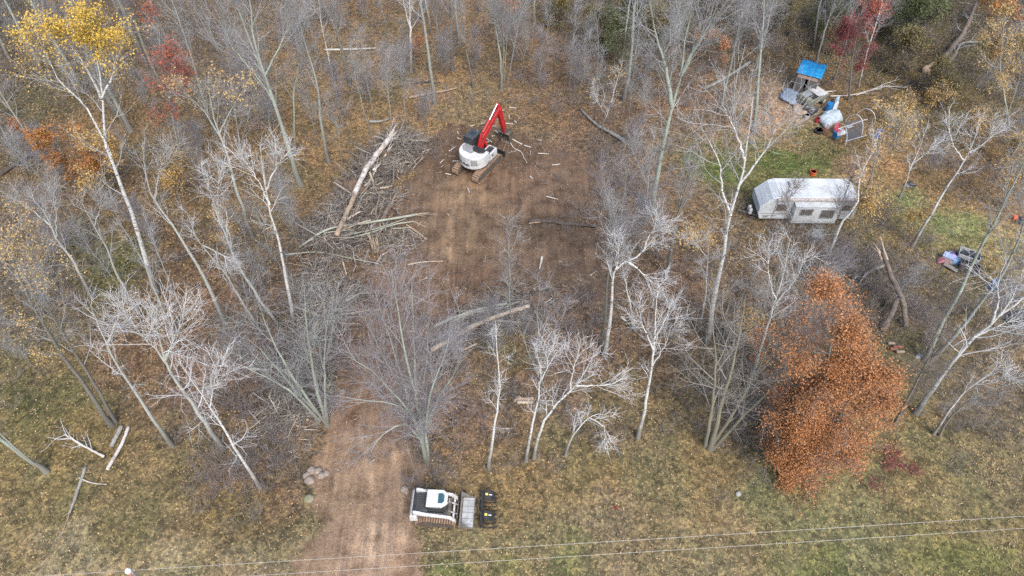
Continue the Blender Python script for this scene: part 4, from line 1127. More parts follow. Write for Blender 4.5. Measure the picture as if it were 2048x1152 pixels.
def generator():
    g = G(2040, 444)
    e = empty('push_mower', (g.x, g.y, 0), R(160), 'black and red push mower in the field at the right edge', 'mower')
    MB().tube([(0, 0, .12), (0, 0, .26), (0, 0, .32)], [.42, .42, .3], 16).build('deck', 'charcoal_plastic', e)
    MB().tube([(0, 0, .3), (0, 0, .5), (0, 0, .55)], [.22, .22, .12], 14).build('engine', 'charcoal_plastic', e)
    MB().box((.55, 0, .36), (.34, .4, .3)).build('grass_box', 'orange_plastic', e, .05)
    h = MB()
    for y in (-.22, .22): h.tube([(-.3, y, .25), (-1.1, y, .95)], .02, 6)
    h.tube([(-1.1, -.22, .95), (-1.1, .22, .95)], .025, 6)
    h.build('handle', 'dark_steel', e)
    for x in (-.36, .36):
        for y in (-.36, .36): MB().cyl((x, y - .04, .13), (x, y + .04, .13), .13, n=14).build('wheel', 'rubber', e)
generator()
heap('white_bag', 1838, 715, (.32, .2, .15), 'white_plastic', 'small white bag on the ground at the foot of a grey trunk', 'bag', 24)
heap('scrap_barrow', 1820, 372, (.5, .3, .3), 'charcoal_plastic', 'dark scrap lying on the leaves right of the trailer tail', 'scrap', 25, rough=.5)

# ------------------------------------------------------------------ power line
def power_line():
    Y0, X0 = 10.98, G(253, 1143, 10.35).x
    e = empty('utility_pole', (X0, Y0, 0), 0, 'brown wooden utility pole with a white insulator on top at the bottom left', 'utility pole')
    MB().tube([(.02, -.02, 0), (.02, -.02, 10.05), (.02, -.02, 10.12)], [.17, .13, .09], 16).build('shaft', 'pole_wood', e)
    MB().tube([(0, 0, 10.1), (0, 0, 10.16), (0, 0, 10.17), (0, 0, 10.24), (0, 0, 10.25), (0, 0, 10.31), (0, 0, 10.36)], [.05, .06, .125, .125, .09, .11, .07], 16).build('insulator', 'porcelain', e)
    MB().box((.14, -.02, 9.7), (.1, .1, .8)).build('pin_bracket', 'grey_plastic', e, .01)
    MB().tube([(.17, 0, 8.56), (.28, 0, 8.6)], .05, 10).build('clamp', 'dark_steel', e)
    sl_ = (G(2048, 1030, 10.3).y - Y0) / (G(2048, 1030, 10.3).x - X0)
    for z, nm, lb, dx in ((10.30, 'power_wire', 'upper power wire tied to the white insulator on the pole top', 0), (8.62, 'power_wire', 'lower power wire nearer the bottom edge below the insulator', .26)):
        pts = [Vector((x, (x - X0) * sl_, z - Vector((X0, Y0, 0)).z + (((x - X0) / 90) ** 2 - abs((x - X0) / 90)) * 0.6)) for x in np.linspace(-60, 80, 36)]
        pts = [Vector((p.x, Y0 + p.y, p.z)) for p in pts]
        o = MB().tube(pts, .0105, 5).build(nm, 'wire', None, smooth=True)
        tag(o, lb, 'wire', None)
power_line()
# ------------------------------------------------------------------ trees
def unit(a):
    return a / (np.linalg.norm(a, axis=-1, keepdims=True) + 1e-9)
def grow(S, D, Ln, r0, r1, K, wob, up, rg):
    N = len(S)
    pts = np.zeros((N, K, 3)); pts[:, 0] = S
    d = unit(D.copy()); step = (Ln / (K - 1))[:, None]
    for k in range(1, K):
        d = d + rg.normal(0, wob, (N, 3)); d[:, 2] += up
        d = unit(d)
        pts[:, k] = pts[:, k - 1] + d * step
    t = np.linspace(0, 1, K)[None, :]
    return pts, r0[:, None] * (1 - t) + r1[:, None] * t
def spawn(pts, rad, n, t0, t1, alo, ahi, rg, flat=0.0):
    N, K, _ = pts.shape
    t = t0 + (t1 - t0) * (np.arange(n)[None, :] + rg.random((N, n))) / n
    f = np.clip(t * (K - 1), 0, K - 1.001); i = f.astype(int); w = (f - i)[..., None]
    I = np.arange(N)[:, None]
    pos = pts[I, i] * (1 - w) + pts[I, i + 1] * w
    r = rad[I, i] * (1 - w[..., 0]) + rad[I, i + 1] * w[..., 0]
    tan = unit(pts[I, i + 1] - pts[I, i])
    v = rg.normal(0, 1, (N, n, 3)); v[..., 2] *= (1 - flat)
    v = unit(v - tan * (v * tan).sum(-1, keepdims=True))
    a = np.radians(alo + (ahi - alo) * rg.random((N, n)))[..., None]
    D = tan * np.cos(a) + v * np.sin(a)
    return pos.reshape(-1, 3), D.reshape(-1, 3), t.reshape(-1), r.reshape(-1)
def tubes(pts, rad, S):
    N, K, _ = pts.shape
    tan = np.gradient(pts, axis=1); tan = unit(tan)
    ref = np.where(np.abs(tan[..., 2:3]) > .9, np.array([1., 0, 0]), np.array([0, 0, 1.]))
    ref = np.broadcast_to(ref[:, :1], tan.shape)
    u = unit(np.cross(tan, ref)); w = np.cross(tan, u)
    a = np.arange(S) * 2 * np.pi / S
    V = pts[:, :, None] + (u[:, :, None] * np.cos(a)[:, None] + w[:, :, None] * np.sin(a)[:, None]) * rad[:, :, None, None]
    base = (np.arange(N) * K * S)[:, None, None]
    k = np.arange(K - 1)[None, :, None] * S; s = np.arange(S)[None, None, :]; s2 = (s + 1) % S
    F = np.stack([base + k + s, base + k + s2, base + k + S + s2, base + k + S + s], -1).reshape(-1, 4)
    return V.reshape(-1, 3), F
def join(parts):
    V, F, o = [], [], 0
    for v, f in parts:
        V.append(v); F.append(f + o); o += len(v)
    return np.concatenate(V), F
def leaf_quads(pos, size, rg, flat=0.5):
    N = len(pos)
    n = rg.normal(0, 1, (N, 3)); n[:, 2] = np.abs(n[:, 2]) + flat; n = unit(n)
    u = unit(np.cross(n, rg.normal(0, 1, (N, 3)))); w = np.cross(n, u)
    s = (size * (.65 + .7 * rg.random(N)))[:, None]
    V = np.stack([pos - u * s * .62, pos + w * s * .36, pos + u * s * .62, pos - w * s * .36], 1)
    return V.reshape(-1, 3), np.arange(N * 4).reshape(N, 4)
def resample(P_, K, rg, wob):
    P_ = np.array(P_, float)
    d = np.concatenate([[0], np.cumsum(np.linalg.norm(np.diff(P_, axis=0), axis=1))])
    n = len(P_)
    # smooth curve through the points (cubic Hermite)
    m = np.gradient(P_, d, axis=0) if n > 2 else np.repeat(((P_[1] - P_[0]) / d[-1])[None], 2, 0)
    s = np.linspace(0, d[-1], K)
    i = np.clip(np.searchsorted(d, s, 'right') - 1, 0, n - 2)
    h = (d[i + 1] - d[i])[:, None]; t = ((s - d[i]) / (d[i + 1] - d[i]))[:, None]
    out = (2 * t**3 - 3 * t**2 + 1) * P_[i] + (t**3 - 2 * t**2 + t) * h * m[i] + (-2 * t**3 + 3 * t**2) * P_[i + 1] + (t**3 - t**2) * h * m[i + 1]
    j = rg.normal(0, wob, (K, 3)); j[0] = 0; j[:, 2] = 0
    return out + j

KINDS = {
 # n1 main branches per stem, where they start, angles, curl upward, then branchlets and twigs
 'aspen':  dict(n1=10, t0=.42, a1=(20, 48), up1=.09, w1=.10, n2=4, l2=.50, n3=3, l3=(.4, 1.1), tw=.0072, prof='taper', trunk='aspen_bark', twig='pale_twig'),
 'birch':  dict(n1=9, t0=.44, a1=(22, 50), up1=.08, w1=.11, n2=4, l2=.52, n3=3, l3=(.35, .9), tw=.0078, prof='taper', trunk='birch_bark', twig='white_twig'),
 'tall':   dict(n1=12, t0=.42, a1=(16, 40), up1=.12, w1=.08, n2=6, l2=.50, n3=5, l3=(.5, 1.4), tw=.0062, prof='taper', trunk='grey_bark', twig='grey_twig'),
 'maple':  dict(n1=13, t0=.16, a1=(14, 40), up1=.05, w1=.06, n2=6, l2=.52, n3=5, l3=(.5, 1.5), tw=.0068, prof='round', trunk='lichen_bark', twig='lilac_twig'),
 'brown':  dict(n1=11, t0=.20, a1=(22, 60), up1=.05, w1=.10, n2=6, l2=.46, n3=6, l3=(.5, 1.2), tw=.0068, prof='round', trunk='olive_bark', twig='olive_twig'),
 'oak':    dict(n1=34, t0=.08, a1=(50, 85), up1=.05, w1=.12, n2=8, l2=.38, n3=5, l3=(.4, .9), tw=.008, prof='cone', trunk='dark_bark', twig='brown_twig'),
 'leafy':  dict(n1=12, t0=.45, a1=(28, 58), up1=.10, w1=.11, n2=6, l2=.45, n3=4, l3=(.4, .9), tw=.0075, prof='round', trunk='aspen_bark', twig='pale_twig'),
}
def profile(kind, u):
    if kind == 'cone': return .28 + .80 * (1 - u) ** .8
    if kind == 'round': return .45 + .65 * np.sin(np.pi * np.clip(u * .85 + .1, 0, 1))
    return .40 + .75 * (1 - u) ** .7
def tree_meshes(stems, r0, kind, Rc, seed, leaves=0, leaf_size=.16, **over):
    """stems: list of local polylines. Returns trunk mesh, crown mesh, leaf mesh or None"""
    q = dict(KINDS[kind]); q.update(over)
    if kind in ('birch', 'aspen'): Rc = Rc * .82
    rg = np.random.default_rng(seed)
    K = 14
    sp = np.stack([resample(s, K, rg, .03) for s in stems])
    M = len(sp)
    t = np.linspace(0, 1, K)
    rr = np.stack([(r0 if i == 0 else r0 * (.75 if q.get('from_foot', kind in ('maple', 'brown', 'oak')) else .42)) * ((1 - t) * .92 + .08) * (1 + (.45 if i == 0 else 0) * np.exp(-t * 22)) for i in range(M)])
    if q.get('broken'): rr = np.maximum(rr, r0 * .5)
    tv, tf = tubes(sp, rr, 9)
    S1, D1, T1, R1 = spawn(sp, rr, q['n1'], q['t0'], .985, *q['a1'], rg)
    u = (T1 - q['t0']) / (1 - q['t0'])
    L1 = Rc * profile(q['prof'], u) * (.65 + .6 * rg.random(len(u)))
    p1, q1 = grow(S1, D1, L1, np.clip(R1 * .48, .015, q.get('limb', .048)), np.full(len(L1), .009), 7, q['w1'], q['up1'], rg)
    parts = [tubes(p1, q1, 5)]
    S2, D2, T2, R2 = spawn(p1, q1, q['n2'], .18, .97, 28, 62, rg)
    L2 = np.repeat(L1, q['n2']) * q['l2'] * (1.15 - .6 * T2) * (.6 + .8 * rg.random(len(T2)))
    p2, q2 = grow(S2, D2, L2, np.clip(R2 * .6, .009, .026), np.full(len(L2), q['tw'] * .8), 5, q['w1'] * 1.1, q['up1'] * .8, rg)
    parts.append(tubes(p2, q2, 4))
    S3, D3, T3, R3 = spawn(p2, q2, q['n3'], .15, .98, 25, 60, rg)
    L3 = q['l3'][0] + (q['l3'][1] - q['l3'][0]) * rg.random(len(T3)) ** 1.4
    p3, q3 = grow(S3, D3, L3, np.full(len(L3), q['tw']), np.full(len(L3), q['tw'] * .45), 4, q['w1'], q['up1'] * .8, rg)
    parts.append(tubes(p3, q3, 3))
    S4, D4, T4, R4 = spawn(p1, q1, 3, .3, .95, 30, 70, rg)
    L4 = q['l3'][0] + (q['l3'][1] - q['l3'][0]) * rg.random(len(T4))
    p4, q4 = grow(S4, D4, L4, np.full(len(L4), q['tw']), np.full(len(L4), q['tw'] * .45), 4, q['w1'], q['up1'], rg)
    parts.append(tubes(p4, q4, 3))
    V, F = join(parts)
    lm = None
    if leaves:
        cand = np.concatenate([p3[:, 1:].reshape(-1, 3), p4[:, 2:].reshape(-1, 3), p2[:, 2:].reshape(-1, 3)])
        lo = q.get('leaf_zone')
        if lo:
            zz = cand[:, 2]; z0, z1 = zz.min(), zz.max()
            f = (zz - z0) / (z1 - z0)
            pr = np.clip((f - lo) / (1 - lo), 0, 1) ** .7 + .03
            cl = np.sin(cand[:, 0] * 1.3 + seed) + np.sin(cand[:, 1] * 1.1 + seed * 2) + np.sin(cand[:, 2] * 1.7)
            pr = pr * (.35 + np.clip(cl, 0, 2))
            idx = rg.choice(len(cand), leaves, p=pr / pr.sum())
        else:
            cl = np.sin(cand[:, 0] * 1.9 + seed) + np.sin(cand[:, 1] * 1.7 + seed * 2) + np.sin(cand[:, 2] * 2.1)
            pr = (.32 + np.clip(cl + .3, 0, 3) ** 1.2) if kind == 'oak' else .3 + np.clip(cl + .6, 0, 3)
            idx = rg.choice(len(cand), leaves, p=pr / pr.sum())
        pos = cand[idx] + rg.normal(0, q.get('leaf_spread', .13), (leaves, 3))
        lv, lf = leaf_quads(pos, leaf_size, rg)
        lm = np_mesh('foliage', lv, [lf], False)
    return np_mesh('trunk', tv, [tf]), np_mesh('crown', V, F), lm
HERO_BASE = []
def hero(label, stems, r0, kind, Rc, seed, leaf=None, leaves=0, leaf_size=.115, name='bare_tree', cat='tree', group=None, dY=0.6, **over):
    """a tree measured from the photograph: each stem is a run of pixels from the foot upward, kept in the upright plane of its foot"""
    rg = np.random.default_rng(seed + 1000)
    b = G(*stems[0][0])
    loc = []
    for i, s in enumerate(stems):
        f = G(*s[0]) if i and s[0] != stems[0][0] and over.get('own_foot', False) else b
        off = rg.uniform(-dY, dY) if i else 0.0
        ln = len(s)
        loc.append([tuple(P(p[0], p[1], b.y + off * k / max(ln - 1, 1)) - Vector((b.x, b.y, 0))) if k or i else (0, 0, -.15) for k, p in enumerate(s)])
    over.pop('own_foot', None)
    tm, cm, lm = tree_meshes(loc, r0, kind, Rc, seed, leaves, leaf_size, **over)
    q = dict(KINDS[kind]); q.update(over)
    e = empty(name, (b.x, b.y, hz(b.x, b.y)), 0, label, cat, group)
    link_mesh('trunk', tm, q['trunk'], e)
    link_mesh('crown', cm, q['twig'], e)
    if lm is not None: link_mesh('foliage', lm, leaf, e)
    HERO_BASE.append((b.x, b.y))
    return e

# --- left side
hero('tall forked white birch with bright yellow leafy top in the upper left corner', [[(312, 585), (293, 524), (265, 430), (247, 383), (215, 290), (203, 190), (192, 110), (180, 30)], [(222, 310), (195, 255), (165, 205), (125, 170), (90, 100)], [(204, 200), (180, 150), (120, 60)], [(204, 195), (225, 150), (235, 100)]], .20, 'birch', 3.6, 1, 'yellow_leaf', 9500, .09, name='birch_tree', leaf_zone=.62, n1=12, t0=.42, twig='pale_twig', limb=.07)
hero('dead white birch with bleached top behind the thicket left of the brush pile', [[(590, 650), (575, 571), (557, 480), (532, 384), (525, 340), (522, 295)], [(540, 410), (510, 350), (490, 320)], [(532, 384), (555, 330), (570, 310)]], .15, 'birch', 2.6, 2, name='birch_tree', t0=.55)
hero('pale spreading tree with few yellow leaves right of the upper left red tree', [[(505, 475), (470, 370), (448, 290), (428, 235), (420, 190), (418, 150)], [(446, 285), (410, 225), (370, 185)], [(440, 265), (465, 215), (485, 185)]], .17, 'aspen', 3.4, 3, 'pale_gold_leaf', 700, .125, name='aspen_tree', leaf_zone=.5)
hero('bare pale aspen with straight grey trunk beside the yellow topped birch', [[(450, 645), (400, 540), (345, 450), (300, 384), (288, 330), (285, 285)], [(310, 400), (320, 340), (340, 310)]], .16, 'aspen', 2.5, 4, name='aspen_tree', t0=.55)
hero('bare pale aspen second from the left in the middle left stand', [[(275, 622), (240, 560), (210, 490), (175, 425), (160, 392)], [(190, 450), (205, 400)]], .12, 'aspen', 2.2, 5, name='aspen_tree', t0=.5)
hero('bare pale aspen with wide forked top at the far left of the middle stand', [[(183, 598), (150, 530), (113, 474), (85, 420), (55, 385)], [(113, 474), (112, 420), (105, 375)], [(100, 450), (75, 430), (38, 392)]], .15, 'aspen', 2.2, 6, name='aspen_tree', t0=.45)
hero('slender pale tree leaning left against the tall white birch trunk', [[(345, 665), (320, 604), (290, 530), (255, 470), (233, 440)]], .10, 'aspen', 2.0, 7, name='aspen_tree', t0=.45)
hero('very thin pale sapling between two leaning aspens left of centre', [[(353, 615), (330, 540), (305, 480), (290, 435)]], .06, 'aspen', 1.5, 8, name='aspen_tree', t0=.4)
hero('bare white forked aspen leaning left beside the grey thicket', [[(560, 655), (510, 584), (473, 524), (450, 465), (423, 391), (405, 345)], [(440, 440), (435, 390), (440, 350)]], .13, 'aspen', 2.4, 9, name='aspen_tree', twig='white_twig', t0=.5)
hero('thin crooked white aspen with yellow leaves behind its top', [[(520, 660), (473, 584), (443, 534), (400, 487), (383, 450), (368, 408)], [(405, 490), (430, 500), (460, 520)]], .09, 'aspen', 1.8, 10, name='aspen_tree', twig='white_twig', t0=.4)
hero('white crowned birch at the left above the fallen white branch', [[(345, 892), (300, 830), (255, 760), (215, 690), (195, 650), (178, 600)], [(215, 690), (235, 640), (250, 605)]], .14, 'birch', 3.0, 11, name='birch_tree', trunk='aspen_bark', t0=.45)
hero('largest white crowned birch at the left with a dense bright spray of branches', [[(445, 898), (400, 830), (358, 770), (330, 720), (318, 670), (310, 610)], [(335, 730), (285, 670), (255, 640)], [(330, 720), (355, 660), (370, 620)]], .17, 'birch', 3.6, 12, name='birch_tree', trunk='aspen_bark', n1=15, t0=.32)
hero('slim white birch leaning left beside the largest white crown, foot in the lilac brush', [[(520, 975), (500, 945), (460, 880), (410, 800), (380, 755), (350, 715)], [(420, 815), (430, 760), (445, 730)]], .12, 'birch', 2.8, 13, name='birch_tree', n1=13, t0=.30)
hero('dark trunked tree with sparse yellow leaves at the left edge', [[(225, 852), (160, 760), (100, 670), (60, 600), (25, 520), (8, 470)], [(90, 655), (60, 560), (40, 500)]], .17, 'leafy', 3.6, 14, 'pale_gold_leaf', 2600, .085, name='leafy_tree', trunk='dark_bark', twig='grey_twig')
hero('second dark trunk close beside the yellow leaved tree at the left edge', [[(232, 846), (195, 780), (140, 690), (90, 600), (60, 520)]], .12, 'tall', 2.6, 15, trunk='dark_bark')
hero('grey green double trunk leaning out of the frame at the bottom left', [[(95, 945), (40, 908), (0, 878), (-60, 830), (-120, 760)], [(88, 943), (30, 895), (-20, 850), (-90, 760)]], .16, 'tall', 3.0, 16, trunk='lichen_bark')
hero('bare pale tree standing alone near the left edge above the dark fallen log', [[(75, 305), (45, 255), (10, 200), (-15, 150)]], .11, 'aspen', 2.4, 17, name='aspen_tree')
hero('thin pale tree at the left edge beside the dark fallen log', [[(40, 318), (15, 280), (-10, 230), (-30, 170)]], .09, 'aspen', 2.0, 18, name='aspen_tree')
hero('thick grey trunk directly behind the yellow topped birch', [[(262, 262), (240, 220), (212, 170), (185, 110), (165, 40)], [(258, 268), (225, 210), (200, 170)]], .26, 'tall', 3.2, 19)
hero('slender maple with thin scarlet leaves at the upper left', [[(365, 340), (350, 260), (335, 180), (322, 110), (318, 40)], [(345, 235), (370, 150)]], .10, 'leafy', 2.3, 20, 'red_leaf', 4500, .125, name='red_maple', cat='tree', trunk='grey_bark', twig='grey_twig', t0=.35)
hero('small bushy maple with bright orange leaves at the left under the yellow birch', [[(165, 385), (140, 340), (118, 295), (105, 262)], [(165, 385), (180, 340), (190, 300)]], .10, 'leafy', 2.4, 21, 'orange_leaf', 6500, .125, name='orange_maple', trunk='grey_bark', twig='brown_twig', t0=.2)
hero('shrubby tree with olive and gold leaves between the orange maple and the birch trunk', [[(235, 420), (215, 370), (200, 320), (195, 280)]], .08, 'leafy', 2.3, 22, 'gold_leaf', 4500, .125, name='leafy_tree', trunk='grey_bark', twig='brown_twig', t0=.15)
# --- top middle
hero('large crooked grey tree with spreading limbs left of the clearing', [[(602, 370), (585, 325), (560, 240), (530, 150), (510, 85), (498, 0), (490, -60)], [(545, 200), (520, 160), (470, 100), (440, 40)], [(530, 150), (560, 90), (590, 30)]], .23, 'tall', 3.8, 23, trunk='lichen_bark')
hero('grey tree with a slightly bent stem beside the large crooked tree', [[(590, 305), (588, 230), (588, 180), (600, 120), (580, 40)]], .12, 'tall', 2.8, 24, trunk='lichen_bark')
hero('tall grey trunk leaning left with its foot above the long brush pile', [[(658, 325), (640, 240), (635, 173), (615, 100), (592, 17), (580, -40)]], .16, 'tall', 3.0, 25)
hero('dark mottled trunk leaning left in front of the fallen white log', [[(699, 170), (680, 85), (659, 0), (648, -50)]], .20, 'tall', 3.0, 26, trunk='dark_bark')
hero('slender birch crossing the fallen white log', [[(675, 195), (660, 125), (645, 60), (635, -10)]], .10, 'birch', 2.0, 27, name='birch_tree', twig='pale_twig')
hero('white birch with dark marks and a reddish foot at the top middle', [[(822, 145), (821, 70), (819, 0), (816, -60)], [(821, 60), (806, 0), (798, -40)]], .17, 'birch', 2.8, 28, name='birch_tree')
hero('straight dark trunk right of the marked birch at the top middle', [[(905, 140), (902, 60), (899, 0), (896, -60)]], .19, 'tall', 2.8, 29, trunk='dark_bark')
hero('grey trunk in the wood between the two dark trunks at the top middle', [[(878, 106), (874, 50), (870, -20)]], .17, 'tall', 2.8, 30)
hero('short dark leaning trunk up the slope behind the excavator boom', [[(948, 176), (935, 110), (925, 50), (915, -30)]], .12, 'tall', 2.4, 31, trunk='dark_bark')
hero('clump of green grey stems fanning upward behind the excavator boom', [[(1003, 180), (1000, 110), (988, 40), (970, -30)], [(1006, 200), (1012, 110), (1020, 20), (1030, -40)], [(1003, 180), (1008, 100), (1004, 20), (1003, -40)], [(1008, 213), (1024, 120), (1042, 30), (1060, -30)]], .13, 'tall', 2.8, 32, trunk='lichen_bark', twig='green_twig', n1=12)
hero('thin sapling left of the excavator at the edge of the leaf litter', [[(787, 278), (780, 220), (774, 160), (770, 100)]], .08, 'tall', 1.6, 33)
hero('thin grey sapling with a few green leaves at its foot left of the clearing', [[(812, 262), (808, 200), (803, 150), (800, 100)]], .07, 'tall', 1.5, 34)
hero('thin sapling leaning left in the golden litter of the upper middle', [[(749, 244), (735, 170), (725, 107), (718, 60)]], .07, 'tall', 1.6, 35)
hero('slim bare sapling between two leaning grey trunks in the upper middle', [[(742, 268), (725, 210), (712, 160), (700, 100)]], .08, 'tall', 1.8, 36)
# --- top right
hero('small white birch rooted beside the grey fallen log', [[(1203, 262), (1210, 238), (1222, 205), (1234, 160), (1246, 120)], [(1212, 232), (1195, 200), (1185, 175)]], .08, 'birch', 1.7, 37, 'pale_gold_leaf', 160, .125, name='birch_tree', t0=.25)
hero('great grey tree with a broad misty crown at the top right of centre', [[(1303, 425), (1314, 353), (1344, 213), (1361, 150), (1370, 80), (1385, 0)], [(1344, 213), (1330, 130), (1310, 60), (1300, 0)], [(1361, 150), (1400, 80), (1430, 30)]], .25, 'maple', 4.2, 38, trunk='lichen_bark', twig='grey_twig', n1=14)
hero('tall straight grey trunk left of the blue tarp shed', [[(1508, 262), (1514, 200), (1522, 100), (1528, 20), (1532, -50)]], .20, 'tall', 3.2, 39, trunk='lichen_bark')
hero('grey tree leaning right beside the blue tarp shed', [[(1632, 128), (1650, 60), (1669, 0), (1680, -50)]], .14, 'tall', 2.8, 40, trunk='lichen_bark')
hero('slanting grey tree at the top right left of the crimson maple', [[(1668, 160), (1690, 90), (1705, 20), (1715, -40)]], .12, 'tall', 2.4, 41)
hero('large white two stemmed aspen with wide bare crown left of the trailer', [[(1415, 682), (1428, 600), (1445, 520), (1458, 440), (1475, 380), (1492, 305), (1500, 250), (1506, 190)], [(1462, 430), (1445, 385), (1440, 330), (1400, 250)], [(1478, 370), (1530, 300), (1560, 240)], [(1490, 320), (1470, 260), (1445, 210)]], .20, 'birch', 4.4, 42, name='aspen_tree', n1=12, t0=.36, twig='pale_twig', limb=.06)
hero('lilac grey bushy tree above the dark fallen log right of the clearing', [[(1235, 522), (1240, 450), (1250, 380), (1252, 310)], [(1235, 522), (1220, 430), (1205, 350)], [(1235, 522), (1270, 430), (1295, 350)]], .11, 'maple', 2.6, 43, trunk='grey_bark')
hero('bare tree with a pale upright crown left of the large white aspen', [[(1290, 450), (1295, 380), (1300, 330), (1310, 260)], [(1296, 370), (1270, 310), (1258, 270)]], .09, 'aspen', 2.2, 44, name='aspen_tree')
hero('tall maple with scarlet upper leaves and crimson lower leaves at the top right', [[(1698, 200), (1704, 130), (1715, 60), (1730, 0), (1740, -30)], [(1702, 150), (1690, 100), (1680, 60)]], .10, 'leafy', 2.4, 45, 'crimson_leaf', 5500, .125, name='red_maple', trunk='dark_bark', twig='brown_twig', t0=.25)
hero('scarlet leaved maple at the top edge above the crimson one', [[(1745, 120), (1742, 60), (1738, 0), (1735, -30)]], .09, 'leafy', 2.7, 46, 'scarlet_leaf', 5500, .125, name='red_maple', trunk='dark_bark', twig='brown_twig', t0=.35)
hero('leaning white birch crossing the crimson maple at the top right', [[(1718, 172), (1732, 115), (1745, 70), (1762, 15), (1775, -40)]], .10, 'birch', 1.9, 47, name='birch_tree')
hero('yellow leaved aspen at the right edge near the top', [[(2020, 260), (2010, 200), (2000, 140), (2005, 80), (2010, 30)], [(2015, 230), (2040, 150), (2050, 90)]], .11, 'leafy', 3.0, 48, 'pale_gold_leaf', 3600, .125, name='aspen_tree', t0=.3)
hero('orange red leaved maple in the top right corner', [[(2030, 170), (2015, 100), (2005, 40), (2000, -20)]], .11, 'leafy', 3.2, 49, 'orange_leaf', 5000, .125, name='orange_maple', trunk='dark_bark', twig='brown_twig', t0=.3, leaf_zone=.35)
hero('young aspen with sparse golden leaves right of the blue chair', [[(1735, 380), (1755, 310), (1768, 260), (1775, 220)], [(1750, 330), (1790, 280), (1800, 240)]], .08, 'leafy', 1.9, 50, 'pale_gold_leaf', 1500, .125, name='aspen_tree', t0=.3)
hero('white birch leaning right in front of the trailer tail', [[(1648, 532), (1666, 490), (1682, 450), (1713, 405), (1722, 350), (1745, 300), (1760, 262)]], .14, 'birch', 1.9, 51, 'pale_gold_leaf', 160, .125, name='birch_tree', t0=.55)
hero('pale birch leaning right behind the junk trailer field', [[(1825, 492), (1860, 430), (1889, 383), (1936, 307), (1955, 260), (1965, 232)], [(1940, 305), (1975, 280), (1990, 260)], [(1928, 320), (1905, 285), (1898, 250)]], .13, 'birch', 2.2, 52, name='birch_tree', t0=.55, trunk='birch_bark')
hero('small white birch with a wide low fork right of the camp', [[(1800, 395), (1815, 355), (1822, 330), (1840, 300), (1850, 262)], [(1822, 330), (1860, 300), (1888, 280)]], .09, 'birch', 2.0, 53, name='birch_tree', t0=.35)
hero('tall grey trunk leaning right in front of the junk trailer', [[(1848, 722), (1875, 665), (1915, 590), (1960, 500), (2019, 384), (2048, 325), (2075, 250)]], .18, 'tall', 3.0, 54, trunk='lichen_bark', t0=.6)
hero('second grey trunk leaning right beside the blue barrel', [[(1852, 728), (1900, 680), (1960, 610), (2010, 540), (2045, 450), (2070, 380)]], .17, 'tall', 2.8, 55, trunk='grey_bark', t0=.6)
hero('bare birch with pale gold leaves at the right edge above the mower', [[(2010, 410), (2022, 360), (2035, 320), (2050, 280)]], .09, 'leafy', 2.0, 56, 'pale_gold_leaf', 900, .125, name='birch_tree', t0=.3)
hero('large leaning white birch with a wide crown at the right edge', [[(1832, 826), (1873, 767), (1905, 725), (1946, 677), (1990, 640), (2022, 600), (2050, 545)], [(1950, 672), (2000, 650), (2040, 635)], [(1985, 642), (1998, 600), (1990, 555)], [(2000, 630), (2055, 590), (2090, 540)]], .19, 'birch', 3.6, 57, name='birch_tree', n1=9, t0=.40)
hero('short bent white birch at the lower right under the large leaning one', [[(1868, 868), (1885, 842), (1905, 812), (1925, 790), (1953, 767), (1985, 740), (2015, 712)], [(1953, 767), (1990, 758), (2020, 748)]], .10, 'birch', 1.5, 58, name='birch_tree', n1=7, n2=4, n3=3, t0=.55)
# --- centre and right
hero('twin birch with a broken bent top right of the clearing', [[(1210, 715), (1221, 624), (1227, 557), (1234, 532), (1257, 524), (1287, 501), (1312, 468)], [(1232, 540), (1236, 515), (1238, 497)], [(1287, 501), (1300, 470), (1318, 455)], [(1257, 524), (1278, 540), (1298, 556)]], .17, 'birch', 2.3, 59, name='birch_tree', n1=8, n2=5, n3=4, t0=.60)
hero('second white birch stem right of the broken topped birch', [[(1270, 660), (1258, 600), (1250, 560), (1243, 520)]], .12, 'birch', 1.6, 60, name='birch_tree', n1=6, n2=4, t0=.6)
hero('dark straight trunk left of the broken topped birch', [[(1203, 690), (1212, 600), (1222, 500), (1230, 420)]], .16, 'tall', 2.4, 61, trunk='dark_bark', t0=.6)
hero('grey trunk behind and right of the broken topped birch', [[(1335, 556), (1345, 480), (1362, 410), (1385, 330)]], .19, 'tall', 2.6, 62, trunk='dark_bark', t0=.6)
hero('white birch with upright crown, rightmost of the row at the road edge', [[(1276, 876), (1290, 810), (1303, 735), (1308, 670), (1313, 610), (1318, 570)], [(1306, 700), (1285, 650), (1275, 610)], [(1308, 680), (1330, 640), (1345, 600)], [(1303, 735), (1330, 690), (1340, 655)]], .13, 'birch', 2.0, 63, name='birch_tree', t0=.40)
hero('small white aspen left of the large aspen trunk', [[(1400, 658), (1410, 600), (1414, 550), (1417, 510), (1412, 470)], [(1416, 520), (1395, 490), (1380, 475)]], .09, 'birch', 1.7, 64, 'pale_gold_leaf', 250, .125, name='aspen_tree', t0=.45)
hero('slender white birch at the road edge, leftmost of the row', [[(977, 936), (985, 880), (995, 815), (1000, 750), (993, 690), (988, 640)]], .11, 'birch', 2.0, 65, name='birch_tree', t0=.35)
hero('straight white birch second in the row at the road edge', [[(1052, 922), (1062, 860), (1076, 800), (1080, 740), (1072, 690)], [(1078, 770), (1095, 730), (1100, 690)]], .11, 'birch', 1.9, 66, name='birch_tree', t0=.4)
hero('bowed white birch leaning right, third in the row at the road edge', [[(1068, 916), (1080, 860), (1115, 805), (1150, 770), (1180, 725), (1200, 690)], [(1150, 770), (1200, 770), (1235, 762)], [(1140, 782), (1150, 730), (1165, 700)]], .12, 'birch', 2.2, 67, name='birch_tree', t0=.40)
